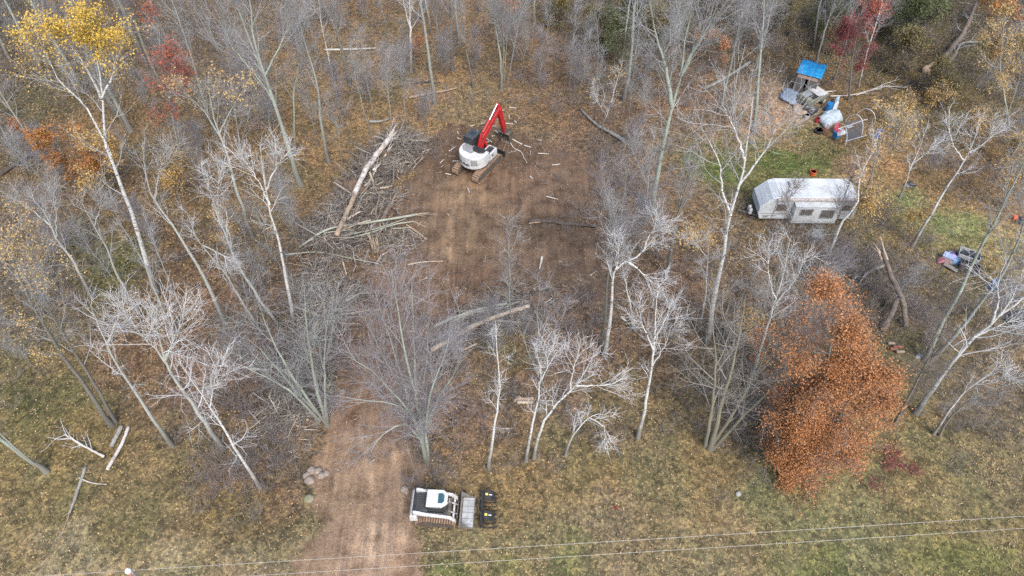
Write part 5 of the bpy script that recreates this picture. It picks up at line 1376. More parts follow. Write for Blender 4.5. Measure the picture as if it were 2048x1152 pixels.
hero('short drooping white birch at the road edge bent over to the right', [[(1130, 912), (1145, 872), (1168, 846), (1195, 828), (1230, 835)], [(1180, 836), (1205, 850), (1215, 890)]], .09, 'birch', 1.6, 68, name='birch_tree', up1=-.04, t0=.35)
hero('big lilac grey bushy maple with many stems in front of the clearing', [[(855, 925), (846, 870), (832, 800), (805, 680), (785, 540)], [(853, 924), (850, 870), (846, 800), (855, 700), (858, 590)], [(850, 922), (840, 865), (815, 800), (765, 710), (725, 630)], [(857, 924), (852, 860), (862, 790), (890, 710), (905, 640)], [(852, 922), (838, 862), (800, 800), (740, 740), (690, 710)], [(855, 923), (843, 860), (832, 780), (828, 680), (822, 560)], [(854, 922), (852, 865), (870, 810), (900, 760), (925, 720)], [(852, 923), (838, 860), (810, 780), (780, 680), (750, 580)], [(850, 920), (832, 868), (800, 850), (765, 870), (742, 905)], [(851, 921), (836, 850), (790, 810), (720, 800), (675, 790)]], .15, 'maple', 2.7, 69, name='maple_tree', n1=12, dY=2.2, tw=.0074, t0=.30)
hero('green grey bushy maple with leaning stems left of the dirt road', [[(655, 852), (640, 800), (622, 720), (612, 640), (608, 570)], [(652, 848), (610, 790), (565, 720), (530, 640), (505, 570)], [(650, 845), (590, 780), (540, 720), (490, 670)], [(655, 850), (650, 770), (650, 690), (660, 610)], [(640, 842), (560, 770), (500, 740), (455, 720)]], .15, 'maple', 3.0, 70, name='maple_tree', n1=11, tw=.007, dY=1.8, twig='green_twig', t0=.25)
hero('lilac grey thicket tree over the upper end of the peeled logs', [[(1085, 770), (1080, 700), (1075, 630), (1080, 560)], [(1085, 770), (1110, 700), (1125, 620)], [(1085, 770), (1055, 700), (1030, 630)]], .08, 'maple', 1.7, 71, name='maple_tree', trunk='grey_bark', n1=9, n2=5)
hero('slim grey tree in the middle of the clearing edge with a thin pointed crown', [[(1022, 670), (1020, 600), (1018, 520), (1015, 450)]], .08, 'maple', 1.5, 72, name='maple_tree', trunk='grey_bark', n1=15, n2=5, twig='grey_twig')
hero('clump of olive trunks with a tangled grey crown left of the rust oak', [[(1420, 898), (1440, 820), (1462, 740), (1480, 660), (1490, 590)], [(1410, 892), (1425, 800), (1430, 700), (1420, 620)], [(1422, 896), (1470, 820), (1520, 730), (1560, 640)], [(1425, 898), (1490, 830), (1560, 760), (1610, 690)]], .19, 'brown', 3.2, 73, name='maple_tree', n1=13, dY=1.5)
hero('white topped aspen in the tangle left of the rust oak', [[(1500, 780), (1520, 700), (1545, 620), (1570, 530), (1580, 470)], [(1552, 600), (1535, 540), (1540, 490)], [(1548, 610), (1590, 560), (1610, 520)]], .11, 'birch', 2.0, 74, name='aspen_tree', t0=.5)
hero('grey brown tangle tree in front of the trailer nose', [[(1545, 700), (1550, 600), (1570, 500), (1590, 420)], [(1545, 700), (1520, 620), (1500, 560)], [(1548, 690), (1600, 600), (1640, 530)]], .09, 'brown', 2.6, 75, name='maple_tree', twig='grey_twig')
hero('dark slender tree whose bare twigs cross the trailer roof', [[(1660, 520), (1672, 450), (1690, 390), (1705, 340)], [(1600, 520), (1575, 450), (1580, 400), (1590, 360)]], .07, 'tall', 1.8, 76, trunk='dark_bark', twig='brown_twig')
hero('dense rust orange oak at the lower right', [[(1645, 935), (1645, 850), (1652, 760), (1662, 670), (1672, 600), (1676, 575)], [(1645, 915), (1610, 850), (1585, 790)], [(1645, 895), (1695, 800), (1715, 720)], [(1645, 925), (1600, 900), (1575, 880)]], .20, 'oak', 3.15, 77, 'rust_leaf', 125000, .080, name='oak_tree', cat='tree', leaf_spread=.24)
hero('dark forked trunk right of the rust oak', [[(1790, 850), (1820, 790), (1845, 740), (1880, 680), (1900, 620)], [(1793, 850), (1830, 790), (1870, 750)]], .11, 'tall', 2.2, 78, trunk='dark_bark', twig='brown_twig')
hero('grey bent tree with drooping twigs at the lower right behind the bent birch', [[(1880, 872), (1920, 815), (1980, 780), (2050, 760), (2110, 740)]], .08, 'brown', 2.0, 79, twig='grey_twig')
hero('lilac bushy tree at the upper left behind the pale spreading tree', [[(480, 300), (470, 220), (460, 150), (455, 90)], [(480, 300), (500, 220), (510, 150)]], .10, 'maple', 2.8, 80, name='maple_tree', trunk='grey_bark')

# --- woods without a place of their own: a few kinds grown once, then copied
ARCH = {}
def archetype(key, kind, h, r0, Rc, seed, stems=1, leaf=None, leaves=0, **over):
    rg = np.random.default_rng(seed)
    st = []
    lean = rg.normal(0, .04, 2)
    for i in range(stems):
        sp_ = rg.normal(0, .10 if stems > 1 else .03, 2) + lean
        z = np.linspace(0, 1, 5) * h * (1 - .12 * i * rg.random())
        st.append([(sp_[0] * zz + rg.normal(0, .12) * (k > 0), sp_[1] * zz + rg.normal(0, .12) * (k > 0), zz - (.15 if k == 0 else 0)) for k, zz in enumerate(z)])
    m = tree_meshes(st, r0, kind, Rc, seed, leaves, .11, **over)
    q = dict(KINDS[kind]); q.update(over)
    m[0].materials.append(MATS[q['trunk']]); m[1].materials.append(MATS[q['twig']])
    if m[2]: m[2].materials.append(MATS[leaf])
    ARCH[key] = (m, h, Rc)
for i in range(4): archetype(f'grey{i}', 'tall', 17 + i * 1.2, .16 + .02 * (i % 2), 2.8, 200 + i, n1=15, n3=7)
for i in range(3): archetype(f'lichen{i}', 'tall', 16 + i * 1.5, .15, 3.2, 210 + i, trunk='lichen_bark', twig='green_twig', n1=15)
for i in range(3): archetype(f'lilac{i}', 'maple', 13 + i * 1.5, .11, 2.6, 220 + i, stems=2, trunk='grey_bark', n1=13)
for i in range(2): archetype(f'pale{i}', 'aspen', 15 + i * 2, .12, 2.4, 230 + i)
for i in range(2): archetype(f'dark{i}', 'tall', 18 + i * 2, .19, 3.0, 240 + i, trunk='dark_bark', twig='brown_twig')
for i in range(4): archetype(f'young{i}', 'tall', 6 + i * 1.3, .045, 1.3, 250 + i, n1=12, n2=5, n3=5, t0=.3)
for i in range(2): archetype(f'younglilac{i}', 'maple', 5 + i * 1.5, .04, 1.4, 260 + i, stems=2, trunk='grey_bark', n1=10, n2=6, n3=6)
archetype('green0', 'oak', 5.5, .07, 2.0, 270, 1, 'green_leaf', 9000, n1=22, leaf_spread=.2)
archetype('green1', 'oak', 4.2, .06, 1.9, 271, 2, 'olive_leaf', 7000, n1=20, leaf_spread=.2)
archetype('gold0', 'leafy', 4.5, .04, 1.6, 272, 1, 'gold_leaf', 1800, t0=.25, trunk='grey_bark', twig='brown_twig')
archetype('rust0', 'leafy', 3.2, .04, 1.3, 273, 1, 'rust_leaf', 1400, t0=.2, trunk='grey_bark', twig='brown_twig')
def plant(key, x, y, rz, s, name, label, group, cat='tree'):
    (tm, cm, lm), h, rc = ARCH[key]
    e = empty(name, (x, y, hz(x, y) if abs(x) < 74 and 10 < y < 92 else 0), rz, label, cat, group)
    e.scale = (s, s, s)
    for nm, me in (('trunk', tm), ('crown', cm), ('foliage', lm)):
        if me is not None:
            o = bpy.data.objects.new(nm, me); COL.objects.link(o); o.parent = e
KEEP = [(900, 205, 1040, 372), (1490, 345, 1722, 446), (1572, 112, 1765, 300), (820, 970, 1000, 1065), (1866, 480, 1975, 562), (770, 300, 1110, 560), (640, 560, 850, 1152), (1380, 300, 1700, 350), (700, 280, 800, 420), (640, 420, 880, 500), (1840, 40, 1950, 170)]
def clear_of_view(x, y, h, rc, slack):
    for f in (0, .25, .5, .75, 1.0):
        u, v = proj((x, y, h * f))
        m = (rc * .8 if f > .45 else .3) * FPX / max(30, y * .643 + .766 * (CAM_H - h * f)) * slack
        for a, b, c, d in KEEP:
            if a - m < u < c + m and b - m < v < d + m: return False
    return True
TAKEN = list(HERO_BASE)
def free(x, y, gap):
    return all((x - a) ** 2 + (y - b) ** 2 > gap * gap for a, b in TAKEN)
def region(x, y):
    if y > 66:
        if x < -22: return ('tall bare tree among the crowded trunks in the upper left woods', 'bare trees of the upper left woods')
        if x < 12: return ('tall bare tree among the grey trunks along the middle of the top edge', 'bare trees along the middle top edge')
        return ('tall bare tree in the dark tangled woods along the top right edge', 'bare trees of the upper right woods')
    if x < -8: return ('plain bare tree in the brown leaf litter of the left hand woods', 'bare trees of the left woods')
    return ('plain bare tree in the litter between the clearing and the right edge', 'bare trees of the right woods')
rw = np.random.default_rng(99)
count = 0
for tries in range(6000):
    if count >= 252: break
    y = 34 + 92 * rw.random() ** .55
    x = rw.uniform(-1, 1) * (22 + .72 * y)
    if y < 55 and (x > 8 and y < 48): continue
    gap = 1.9 if y > 62 else 3.6
    if not free(x, y, gap): continue
    if x > 2 and y > 60: key = rw.choice(['lilac0', 'lilac1', 'lilac2', 'lichen0', 'lichen1', 'lichen2', 'grey1', 'grey2', 'dark0'])
    elif x < -22: key = rw.choice(['grey0', 'grey1', 'grey2', 'grey3', 'lichen0', 'dark0', 'dark1', 'lilac0', 'pale0'])
    else: key = rw.choice(['grey0', 'grey1', 'grey2', 'grey3', 'lichen1', 'lichen2', 'pale0', 'pale1', 'dark1'])
    s = rw.uniform(.78, 1.1)
    h, rc = ARCH[key][1] * s, ARCH[key][2] * s
    if not clear_of_view(x, y, h, rc, 1.0 if y < 66 else .55): continue
    if float(soft(CLEAR, np.array([x]), np.array([y]), 2)[0]) > .05 or float(soft(YARD, np.array([x]), np.array([y]), 1)[0]) > .2 or float(soft(FIELD, np.array([x]), np.array([y]), 1)[0]) > .2: continue
    TAKEN.append((x, y)); count += 1
    lb, gp = region(x, y)
    plant(key, x, y, rw.uniform(0, 6.28), s, 'bare_tree', lb, gp)
count = 0
for tries in range(6000):
    if count >= 235: break
    y = 24 + 66 * rw.random() ** .6
    x = rw.uniform(-1, 1) * (20 + .62 * y)
    if not free(x, y, 1.3): continue
    key = rw.choice(['young0', 'young1', 'young2', 'young3', 'younglilac0', 'younglilac1'])
    s = rw.uniform(.7, 1.15)
    h, rc = ARCH[key][1] * s, ARCH[key][2] * s
    if not clear_of_view(x, y, h, rc, 1.0): continue
    q = proj((x, y, 0))
    if q[1] > 900 or (q[1] > 800 and q[0] > 900): continue
    if float(soft(CLEAR, np.array([x]), np.array([y]), 2)[0]) > .05 or float(soft(FIELD, np.array([x]), np.array([y]), 1)[0]) > .2: continue
    TAKEN.append((x, y)); count += 1
    side = 'left' if x < -4 else 'right'
    up = 'upper' if y > 52 else 'lower'
    plant(key, x, y, rw.uniform(0, 6.28), s, 'sapling', f'thin bare sapling among the leaves in the {up} {side} woods', f'bare saplings of the {up} {side} woods', 'sapling')
# leafy understorey
for i, (px, py, key, s, lb, gp) in enumerate([
    (1180, 95, 'green1', 1.1, 'dark olive leafy shrub', 'g'), (1230, 120, 'green0', 1.0, 'g', 'g'), (1300, 110, 'green1', 1.2, 'g', 'g'), (1270, 60, 'green0', 1.2, 'g', 'g'), (1120, 50, 'green1', 1.0, 'g', 'g'), (1340, 90, 'green0', .9, 'g', 'g'),
    (1420, 40, 'green1', 1.0, 'g', 'g'), (1640, 60, 'green0', 1.0, 'g', 'g'), (1790, 90, 'green0', 1.2, 'g', 'g'), (1830, 60, 'green0', 1.4, 'g', 'g'), (1780, 140, 'green1', 1.1, 'g', 'g'), (1850, 190, 'green1', .9, 'g', 'g'), (1880, 220, 'green1', .8, 'g', 'g'), (1760, 40, 'green1', 1.2, 'g', 'g'), (1560, 60, 'green1', 1.0, 'g', 'g'), (1800, 20, 'green0', 1.4, 'g', 'g'), (1650, 110, 'green1', .8, 'g', 'g')]):
    g = G(px, py)
    if key == 'green0': plant(key, g.x, g.y, i * 1.3, s, 'leafy_shrub', 'dark green leafy shrub under the bare trees along the top right edge', 'green shrubs of the upper right woods', 'shrub')
    else: plant(key, g.x, g.y, i * 1.3, s, 'leafy_shrub', 'olive brown leafy shrub under the bare trees along the top right edge', 'olive shrubs of the upper right woods', 'shrub')
for i, (px, py) in enumerate([(1990, 200), (1960, 160), (1930, 300), (2000, 330), (2030, 390), (1985, 420), (1790, 270), (1770, 330), (1480, 700), (20, 560), (90, 560), (370, 420), (480, 520), (1400, 520), (1700, 470), (1830, 250), (1800, 480)]):
    g = G(px, py)
    side = 'left' if px < 900 else 'right'
    plant('gold0', g.x, g.y, i * 1.1, .7 + .5 * ((i * 37) % 10) / 10, 'leafy_shrub', f'small shrub with sparse golden leaves in the {side} hand woods', f'golden shrubs of the {side} woods', 'shrub')
for i, (px, py) in enumerate([(840, 130), (1020, 70), (1430, 140), (1400, 120), (1560, 690), (1500, 720), (60, 300)]):
    g = G(px, py)
    plant('rust0', g.x, g.y, i * 1.7, .8 + .4 * ((i * 37) % 10) / 10, 'leafy_shrub', 'small shrub with rust red leaves under the bare trees', 'rusty shrubs under the trees', 'shrub')
# ------------------------------------------------------------------ logs, stumps, stones
def log(px_path, r, mat, label, z=0.0, name='log', cat='log', group=None, r1=None, seed=0, stubs=0, ends=True, zs=None, splinter=0, end_mat='tan_log'):
    rg = np.random.default_rng(seed + 5000)
    c = G(*px_path[0])
    pts = []
    for i, p in enumerate(px_path):
        zz = z if zs is None else zs[i]
        g = G(p[0], p[1], zz + r)
        g.z = zz + r + max(hz(g.x, g.y), -.03)
        pts.append(tuple(g - Vector((c.x, c.y, 0))))
    K = max(8, 4 * len(pts))
    ctr = resample(pts, K, rg, r * .12)
    rad = np.linspace(r, r * .55 if r1 is None else r1, K) * (1 + rg.normal(0, .05, K))
    e = empty(name, (c.x, c.y, 0), 0, label, cat, group)
    V, F = tubes(ctr[None], rad[None], 10)
    n0 = len(V)
    caps = [np.array([list(range(9, -1, -1))]), np.array([[n0 - 10 + k for k in range(10)]])]
    link_mesh('trunk', np_mesh('trunk', V, [F] + caps), mat, e)
    if splinter:
        sp_ = MB()
        d = Vector(ctr[-1] - ctr[-3]).normalized()
        for k in range(splinter):
            o = Vector(ctr[-1]) + Vector(rg.normal(0, r * .45, 3))
            q = o + d * rg.uniform(.4, 1.5) + Vector(rg.normal(0, .24, 3))
            q.z = max(q.z, .05)
            sp_.tube([o - d * .6, o, q], [r * .34, r * .34, .012], 5)
        sp_.build('splintered_end', 'peeled_wood' if end_mat is None else end_mat, e)
    if stubs:
        D0 = unit(np.array([ctr[-1] - ctr[0]]))
        S, D, T, Rr = spawn(ctr[None], rad[None], stubs, .25, .98, 25, 60, rg, .6)
        D[:, 2] = np.abs(D[:, 2]) * .5
        L = rg.uniform(.6, 2.0, len(S))
        p1, q1 = grow(S, D, L, np.clip(Rr * .5, .012, .05), np.full(len(L), .01), 6, .2, .0, rg)
        p1[..., 2] = np.maximum(p1[..., 2], .05)
        S2, D2, T2, R2 = spawn(p1, q1, 3, .3, .95, 30, 60, rg)
        p2, q2 = grow(S2, D2, rg.uniform(.3, .9, len(S2)), np.full(len(S2), .012), np.full(len(S2), .007), 4, .2, 0, rg)
        p2[..., 2] = np.maximum(p2[..., 2], .04)
        V, F = join([tubes(p1, q1, 5), tubes(p2, q2, 3)])
        link_mesh('branches', np_mesh('branches', V, F), 'white_twig' if mat in ('white_stick', 'white_log') else ('grey_twig'), e)
    return e
log([(712, 402), (736, 355), (756, 322), (782, 294)], .21, 'white_log', 'large white barked log with a splintered upper end on the brush pile', .75, seed=1, splinter=12, end_mat='white_stick', r1=.27)
log([(676, 482), (698, 436), (716, 396)], .22, 'tan_log', 'thick tan log lying below the white barked log on the long brush pile', .7, seed=2, r1=.2)
log([(724, 392), (740, 372), (752, 352)], .13, 'white_log', 'white split slab lying against the right side of the white barked log', .55, name='split_wood', cat='wood', seed=140, splinter=4, end_mat='white_stick')
log([(748, 352), (764, 332), (776, 320)], .12, 'white_stick', 'white split slab below the splintered end of the white barked log', .6, name='split_wood', cat='wood', seed=141, splinter=3, end_mat='white_stick')
log([(748, 274), (762, 284), (772, 296)], .10, 'white_log', 'broken white limb crossing above the splintered log end', .9, name='limb', cat='limb', seed=142)
log([(782, 292), (792, 284), (800, 276)], .05, 'white_stick', 'thin white limb pointing up right from the splintered log end', .9, name='limb', cat='limb', seed=143)
log([(742, 360), (748, 372), (752, 382)], .12, 'peeled_wood', 'pale torn wood piece beside the root ball on the brush pile', .5, name='split_wood', cat='wood', seed=144, splinter=4, end_mat='peeled_wood')
log([(714, 440), (722, 420), (728, 408)], .10, 'tan_log', 'short tan limb lying along the thick tan log', .45, name='limb', cat='limb', seed=145)
log([(760, 380), (775, 376), (788, 370)], .11, 'peeled_wood', 'pale broken limb on the right flank of the brush pile', .3, name='limb', cat='limb', seed=146)
log([(742, 432), (748, 422), (752, 414)], .10, 'peeled_wood', 'small pale broken limb near the poles of the brush pile', .2, name='limb', cat='limb', seed=147)
log([(670, 470), (640, 480), (625, 492)], .10, 'grey_log', 'grey limb at the lower left of the tan log', .5, name='limb', cat='limb', seed=148)
log([(765, 442), (772, 425), (782, 402)], .24, 'brown_log', 'short brown log with a torn end on the right flank of the long brush pile', .2, seed=3, r1=.2, splinter=4)
log([(600, 497), (660, 476), (720, 455), (780, 438), (832, 430)], .09, 'green_log', 'long grey green pole with split pale tip crossing the brush pile', .65, seed=4, r1=.10, splinter=6, end_mat='peeled_wood')
log([(682, 490), (740, 468), (790, 448), (826, 443)], .07, 'green_log', 'grey green pole lying just below the split tipped pole', .5, seed=5, r1=.06)
log([(700, 478), (750, 460), (812, 438)], .055, 'green_log', 'thin grey green pole between two longer poles at the lower end of the brush pile', .6, seed=6)
log([(812, 449), (832, 462), (852, 478)], .085, 'tan_log', 'cut tan pole slanting down to the right beside the pole tips', .05, seed=7, r1=.08)
log([(784, 457), (820, 455)], .06, 'green_log', 'short grey green pole lying level beside the cut tan pole', .1, seed=8)
log([(824, 442), (852, 454)], .06, 'tan_log', 'short brown pole just above the cut tan pole', .06, seed=9)
log([(572, 509), (640, 512), (700, 518), (757, 527)], .06, 'green_log', 'thin straight grey green pole above the lilac bushy maple', .4, seed=10)
log([(815, 529), (845, 526), (888, 522)], .06, 'peeled_wood', 'thin pale pole lying on the bare soil above the lilac bushy maple', .03, seed=11)
log([(868, 652), (905, 636), (945, 622), (985, 613), (1014, 607)], .12, 'green_log', 'grey felled stem lying above the pale peeled log', .75, seed=12, r1=.11)
log([(905, 642), (945, 626), (1000, 616), (1022, 612)], .09, 'green_log', 'thinner felled stem between the grey stem and the pale peeled log', .7, seed=13)
log([(862, 700), (905, 676), (935, 658), (985, 636), (1020, 624), (1060, 612)], .19, 'peeled_wood', 'long pale peeled log lying across the lower end of the clearing', .75, seed=14, r1=.16)
log([(880, 690), (930, 655), (1000, 628)], .08, 'green_log', 'slim grey green stem lying along the upper side of the peeled log', .7, seed=15)
log([(1058, 441), (1085, 441), (1130, 446), (1195, 452)], .17, 'dark_log', 'long dark fallen log on the right edge of the clearing', .05, seed=16, r1=.14)
log([(1092, 442), (1075, 444), (1058, 446)], .09, 'tan_log', 'short tan limb at the left end of the long dark fallen log', .05, seed=17)
log([(1253, 284), (1225, 268), (1195, 250), (1160, 216)], .19, 'grey_log', 'grey fallen log behind the small birch right of the excavator', .1, seed=18, r1=.09)
log([(1410, 177), (1440, 162), (1465, 148), (1500, 124)], .17, 'grey_log', 'pale grey fallen log in the upper right woods left of the tarp shed', .05, seed=19, r1=.16)
log([(1660, 192), (1700, 190), (1740, 180), (1775, 173), (1812, 176)], .065, 'white_stick', 'fallen white birch reaching from the truck towards the uprooted tree', .1, name='fallen_tree', cat='fallen tree', seed=20, stubs=5)
log([(1712, 190), (1745, 178), (1775, 166), (1800, 158)], .05, 'white_stick', 'white forked limb lying above the fallen white birch', .2, name='fallen_tree', cat='fallen tree', seed=21, stubs=4)
log([(1646, 184), (1672, 181)], .09, 'white_stick', 'short white log right of the truck tail', .02, seed=22)
log([(1868, 138), (1905, 95), (1935, 50), (1952, 5)], .30, 'brown_log', 'large uprooted grey brown trunk slanting up into the top right woods', .3, name='fallen_tree', cat='fallen tree', seed=23, r1=.2, stubs=10, zs=[.5, .7, .9, 1.2])
log([(1884, 140), (1908, 112), (1930, 85), (1955, 84)], .18, 'grey_log', 'second stem of the uprooted grey tree splitting to the right', .3, name='fallen_tree', cat='fallen tree', seed=24, stubs=7)
log([(1858, 152), (1830, 166), (1812, 176)], .19, 'brown_log', 'brown log lying left of the uprooted root plate', .05, seed=25)
log([(1893, 143), (1905, 158), (1912, 168)], .12, 'dark_log', 'short dark log below the uprooted root plate', .05, seed=26)
heap('root_plate', 1862, 146, (.9, .7, 1.0), 'pale_rot', 'pale torn root plate of the uprooted tree in the upper right woods', 'root plate', 41, rough=.5)
log([(1812, 655), (1806, 605), (1784, 555), (1766, 506)], .22, 'brown_log', 'broken grey snag with a pale snapped tip in the thicket right of the rust oak', 0, name='snag', cat='snag', seed=27, r1=.17, zs=[0, 1.1, 2.2, 3.4], splinter=4, end_mat='peeled_wood')
log([(1766, 662), (1782, 628), (1800, 592)], .22, 'brown_log', 'thick brown log propped against the broken snag', 0, seed=28, zs=[0, .5, 1.2], r1=.2)
log([(1772, 530), (1745, 540), (1728, 552), (1718, 570)], .13, 'grey_log', 'curved grey limb reaching left from the broken snag', 0, seed=29, zs=[2.0, 1.4, .7, .1], name='limb', cat='limb')
log([(257, 853), (246, 882), (232, 908), (214, 940)], .11, 'white_log', 'mottled birch log lying in the grass at the lower left', .02, seed=30, r1=.12)
log([(244, 852), (234, 870), (222, 893)], .16, 'grey_log', 'weathered grey log close beside the mottled birch log', .02, seed=31, r1=.14)
log([(208, 913), (180, 899), (150, 881), (128, 868)], .09, 'white_stick', 'fallen white branch with bare side twigs at the lower left', .12, name='fallen_branch', cat='branch', seed=32, stubs=9)
log([(172, 934), (158, 975), (150, 1000), (139, 1028)], .11, 'grey_log', 'grey rotten log half sunk in the grass at the lower left', -.02, seed=33, r1=.07, splinter=3)
log([(157, 956), (185, 966), (214, 969)], .04, 'white_stick', 'thin bent pale stick lying across the rotten log', .05, name='stick', cat='stick', seed=34)
log([(650, 99), (700, 98), (752, 97)], .13, 'white_stick', 'straight white fallen trunk in the golden litter near the top', .05, seed=35)
log([(818, 195), (850, 188), (885, 182), (915, 176)], .12, 'tan_log', 'pale brown fallen trunk in the litter left of the excavator boom', .05, seed=36, stubs=3)
log([(738, 243), (760, 243), (778, 238)], .14, 'grey_log', 'short grey log lying left of the thin saplings', .03, seed=37)
log([(822, 166), (850, 163), (880, 165)], .12, 'dark_log', 'dark rotting log above the pale brown fallen trunk', .03, seed=38, stubs=3)
log([(0, 348), (40, 322), (72, 302), (97, 291)], .22, 'dark_log', 'dark mossy log lying at the left edge below two pale trees', .03, seed=39)
log([(500, 736), (520, 739), (548, 741)], .11, 'white_stick', 'short white birch log in the brush left of the green grey maple', .1, seed=40)
log([(594, 642), (612, 632), (622, 618), (640, 614)], .09, 'peeled_wood', 'curved pale limb in the brush pile above the road', .6, name='limb', cat='limb', seed=41)
log([(596, 664), (630, 640), (658, 610)], .08, 'grey_log', 'grey pole slanting up through the brush pile above the road', .5, seed=42)
log([(604, 790), (616, 760), (640, 715)], .12, 'grey_log', 'grey log lying in the brush pile behind the green grey maple', .3, seed=43)
log([(582, 778), (583, 745), (580, 730)], .13, 'pale_rot', 'pale rotten log end standing in the brush pile', .4, seed=44)
log([(617, 848), (616, 822)], .10, 'tan_log', 'short tan post lying at the left edge of the road', .1, seed=45)
log([(595, 857), (616, 858)], .07, 'peeled_wood', 'small pale split piece at the foot of the green grey maple', .05, name='split_wood', cat='wood', seed=46)
log([(560, 810), (575, 805), (592, 802)], .09, 'peeled_wood', 'pale split log left of the green grey maple', .2, seed=47)
for k, (a, b) in enumerate([((620, 560), (652, 553)), ((638, 545), (656, 552)), ((626, 549), (640, 549)), ((686, 524), (693, 550))]):
    log([a, b], .08, 'peeled_wood', 'pale splintered slab on the brush below the thin straight pole', .35, name='split_wood', cat='wood', group='splintered slabs on the brush', seed=48 + k)
for k, (a, b) in enumerate([((1030, 798), (1068, 797)), ((1034, 804), (1066, 804)), ((1028, 803), (1040, 792))]):
    log([a, b], .13, ['tan_log', 'peeled_wood', 'tan_log'][k], ['upper tan log of the small stack behind the second white birch', 'lower pale log of the small stack behind the second white birch', 'short tan log crossing the left end of the small stack'][k], .1, seed=60 + k, r1=.12)
for k, (a, b) in enumerate([((1776, 686), (1792, 688)), ((1786, 694), (1806, 694)), ((1792, 704), (1808, 704)), ((1780, 698), (1794, 699))]):
    log([a, b], .12, ['peeled_wood', 'rust_iron', 'tan_log', 'rust_iron'][k], 'split firewood piece in the small pile right of the rust oak', .05 + .05 * k, name='firewood', cat='firewood', group='firewood pieces right of the rust oak', seed=70 + k, r1=.1)
def stump():
    g = G(750, 498)
    e = empty('stump', (g.x, g.y, 0), 0, 'shattered stump with tall upright pale splinters below the pole tips', 'stump')
    rg = np.random.default_rng(5)
    MB().tube([(0, 0, 0), (0, 0, .3), (.03, .02, .55)], [.42, .33, .28], 12).build('butt', 'brown_log', e)
    m = MB()
    for k in range(16):
        a = rg.uniform(0, 6.28); r = .28 * math.sqrt(rg.random()); h = rg.uniform(.8, 2.1)
        m.tube([(r * math.cos(a), r * math.sin(a), .3), (r * 1.2 * math.cos(a), r * 1.2 * math.sin(a), h * .6), (r * 1.5 * math.cos(a) + rg.normal(0, .08), r * 1.5 * math.sin(a), h)], [.08, .06, .012], 5)
    m.build('splinters', 'peeled_wood', e)
stump()
heap('root_ball', 1072, 603, (1.0, .7, .75), 'rootball', 'dark upturned root ball at the right end of the peeled log', 'root ball', 51, rough=.5)
heap('root_ball', 718, 398, (.9, .8, .7), 'rootball', 'brown torn root ball between the white log and the tan log', 'root ball', 52, z=.3, rough=.55)
heap('root_ball', 636, 722, (.75, .7, .8), 'rootball', 'dark root ball in the brush pile at the head of the road', 'root ball', 53, rough=.5)
heap('root_ball', 772, 330, (.7, .6, .6), 'rootball', 'earthy root ball right of the splintered white log end', 'root ball', 54, rough=.5)
for i, (px, py, r, mt, lb) in enumerate([(620, 962, .36, 'rock', 'largest brown boulder of the cluster left of the road'), (614, 952, .30, 'rock', 'brown boulder behind the largest one left of the road'), (624, 942, .32, 'rock', 'rear left boulder of the cluster left of the road'), (636, 942, .30, 'rock', 'small rear right boulder of the cluster left of the road'), (643, 951, .28, 'rock', 'right hand boulder of the cluster left of the road'), (653, 947, .25, 'rock', 'small stone at the right end of the boulder cluster'),
      (617, 998, .36, 'moss_rock', 'mossy boulder alone below the boulder cluster'), (684, 786, .28, 'rock', 'round stone lying on the road edge near the brush pile'), (810, 979, .30, 'rock', 'pale stone on the right edge of the road above the loader'), (1476, 988, .20, 'grey_rock', 'small grey stone in the grass left of the rust oak'), (825, 960, .2, 'rock', 'small brown stone at the road edge near the bushy maple')]):
    heap('boulder', px, py, (r, r * .85, r * .7), mt, lb, 'boulder', 60 + i, i * 1.1, rough=.16)
# white sticks scattered round the excavator
for k, (a, b) in enumerate([((898, 302), (912, 292)), ((914, 275), (922, 278)), ((915, 262), (916, 268)), ((940, 252), (950, 249)), ((962, 248), (970, 244)), ((980, 254), (992, 253)), ((954, 260), (960, 264)), ((972, 276), (984, 284)), ((983, 273), (990, 272)), ((1010, 247), (1026, 249)), ((1018, 230), (1019, 238)), ((1018, 215), (1032, 217)), ((1000, 220), (1008, 222)), ((1029, 242), (1033, 246)), ((970, 286), (978, 282)), ((845, 308), (862, 297)), ((890, 346), (902, 349)), ((905, 322), (920, 321)), ((1076, 306), (1098, 309)), ((1060, 352), (1066, 357)), ((1092, 392), (1116, 398)), ((1048, 290), (1062, 294)), ((935, 375), (939, 385)), ((880, 326), (888, 318)), ((1104, 330), (1120, 328))]):
    log([a, b], .05, 'white_stick', 'short white stick scattered on the ground around the excavator', .01, name='stick', cat='stick', group='white sticks around the excavator', seed=100 + k, r1=.035)
log([(1018, 274), (1030, 281), (1044, 288)], .075, 'white_stick', 'thick white stick pointing right from the excavator bucket', .02, name='stick', cat='stick', seed=130, r1=.06)
log([(1020, 285), (1030, 297), (1042, 303), (1048, 315), (1054, 326)], .05, 'white_stick', 'long crooked white branch on the ground right of the excavator bucket', .02, name='fallen_branch', cat='branch', seed=131)
log([(990, 262), (998, 268), (1004, 272)], .07, 'white_stick', 'white stick lying under the excavator arm', .02, name='stick', cat='stick', seed=132, r1=.06)
log([(1084, 512), (1082, 525), (1079, 538)], .09, 'white_stick', 'short white post leaning in the brush right of the clearing', 0, name='snag', cat='snag', seed=133, zs=[.9, .5, 0])
log([(1243, 634), (1252, 642)], .12, 'white_stick', 'snapped white birch end lying below the broken topped birch', .1, seed=134)
log([(1250, 640), (1270, 662), (1300, 690)], .05, 'grey_log', 'pinkish grey limb slanting from the snapped birch end', .1, name='limb', cat='limb', seed=135)

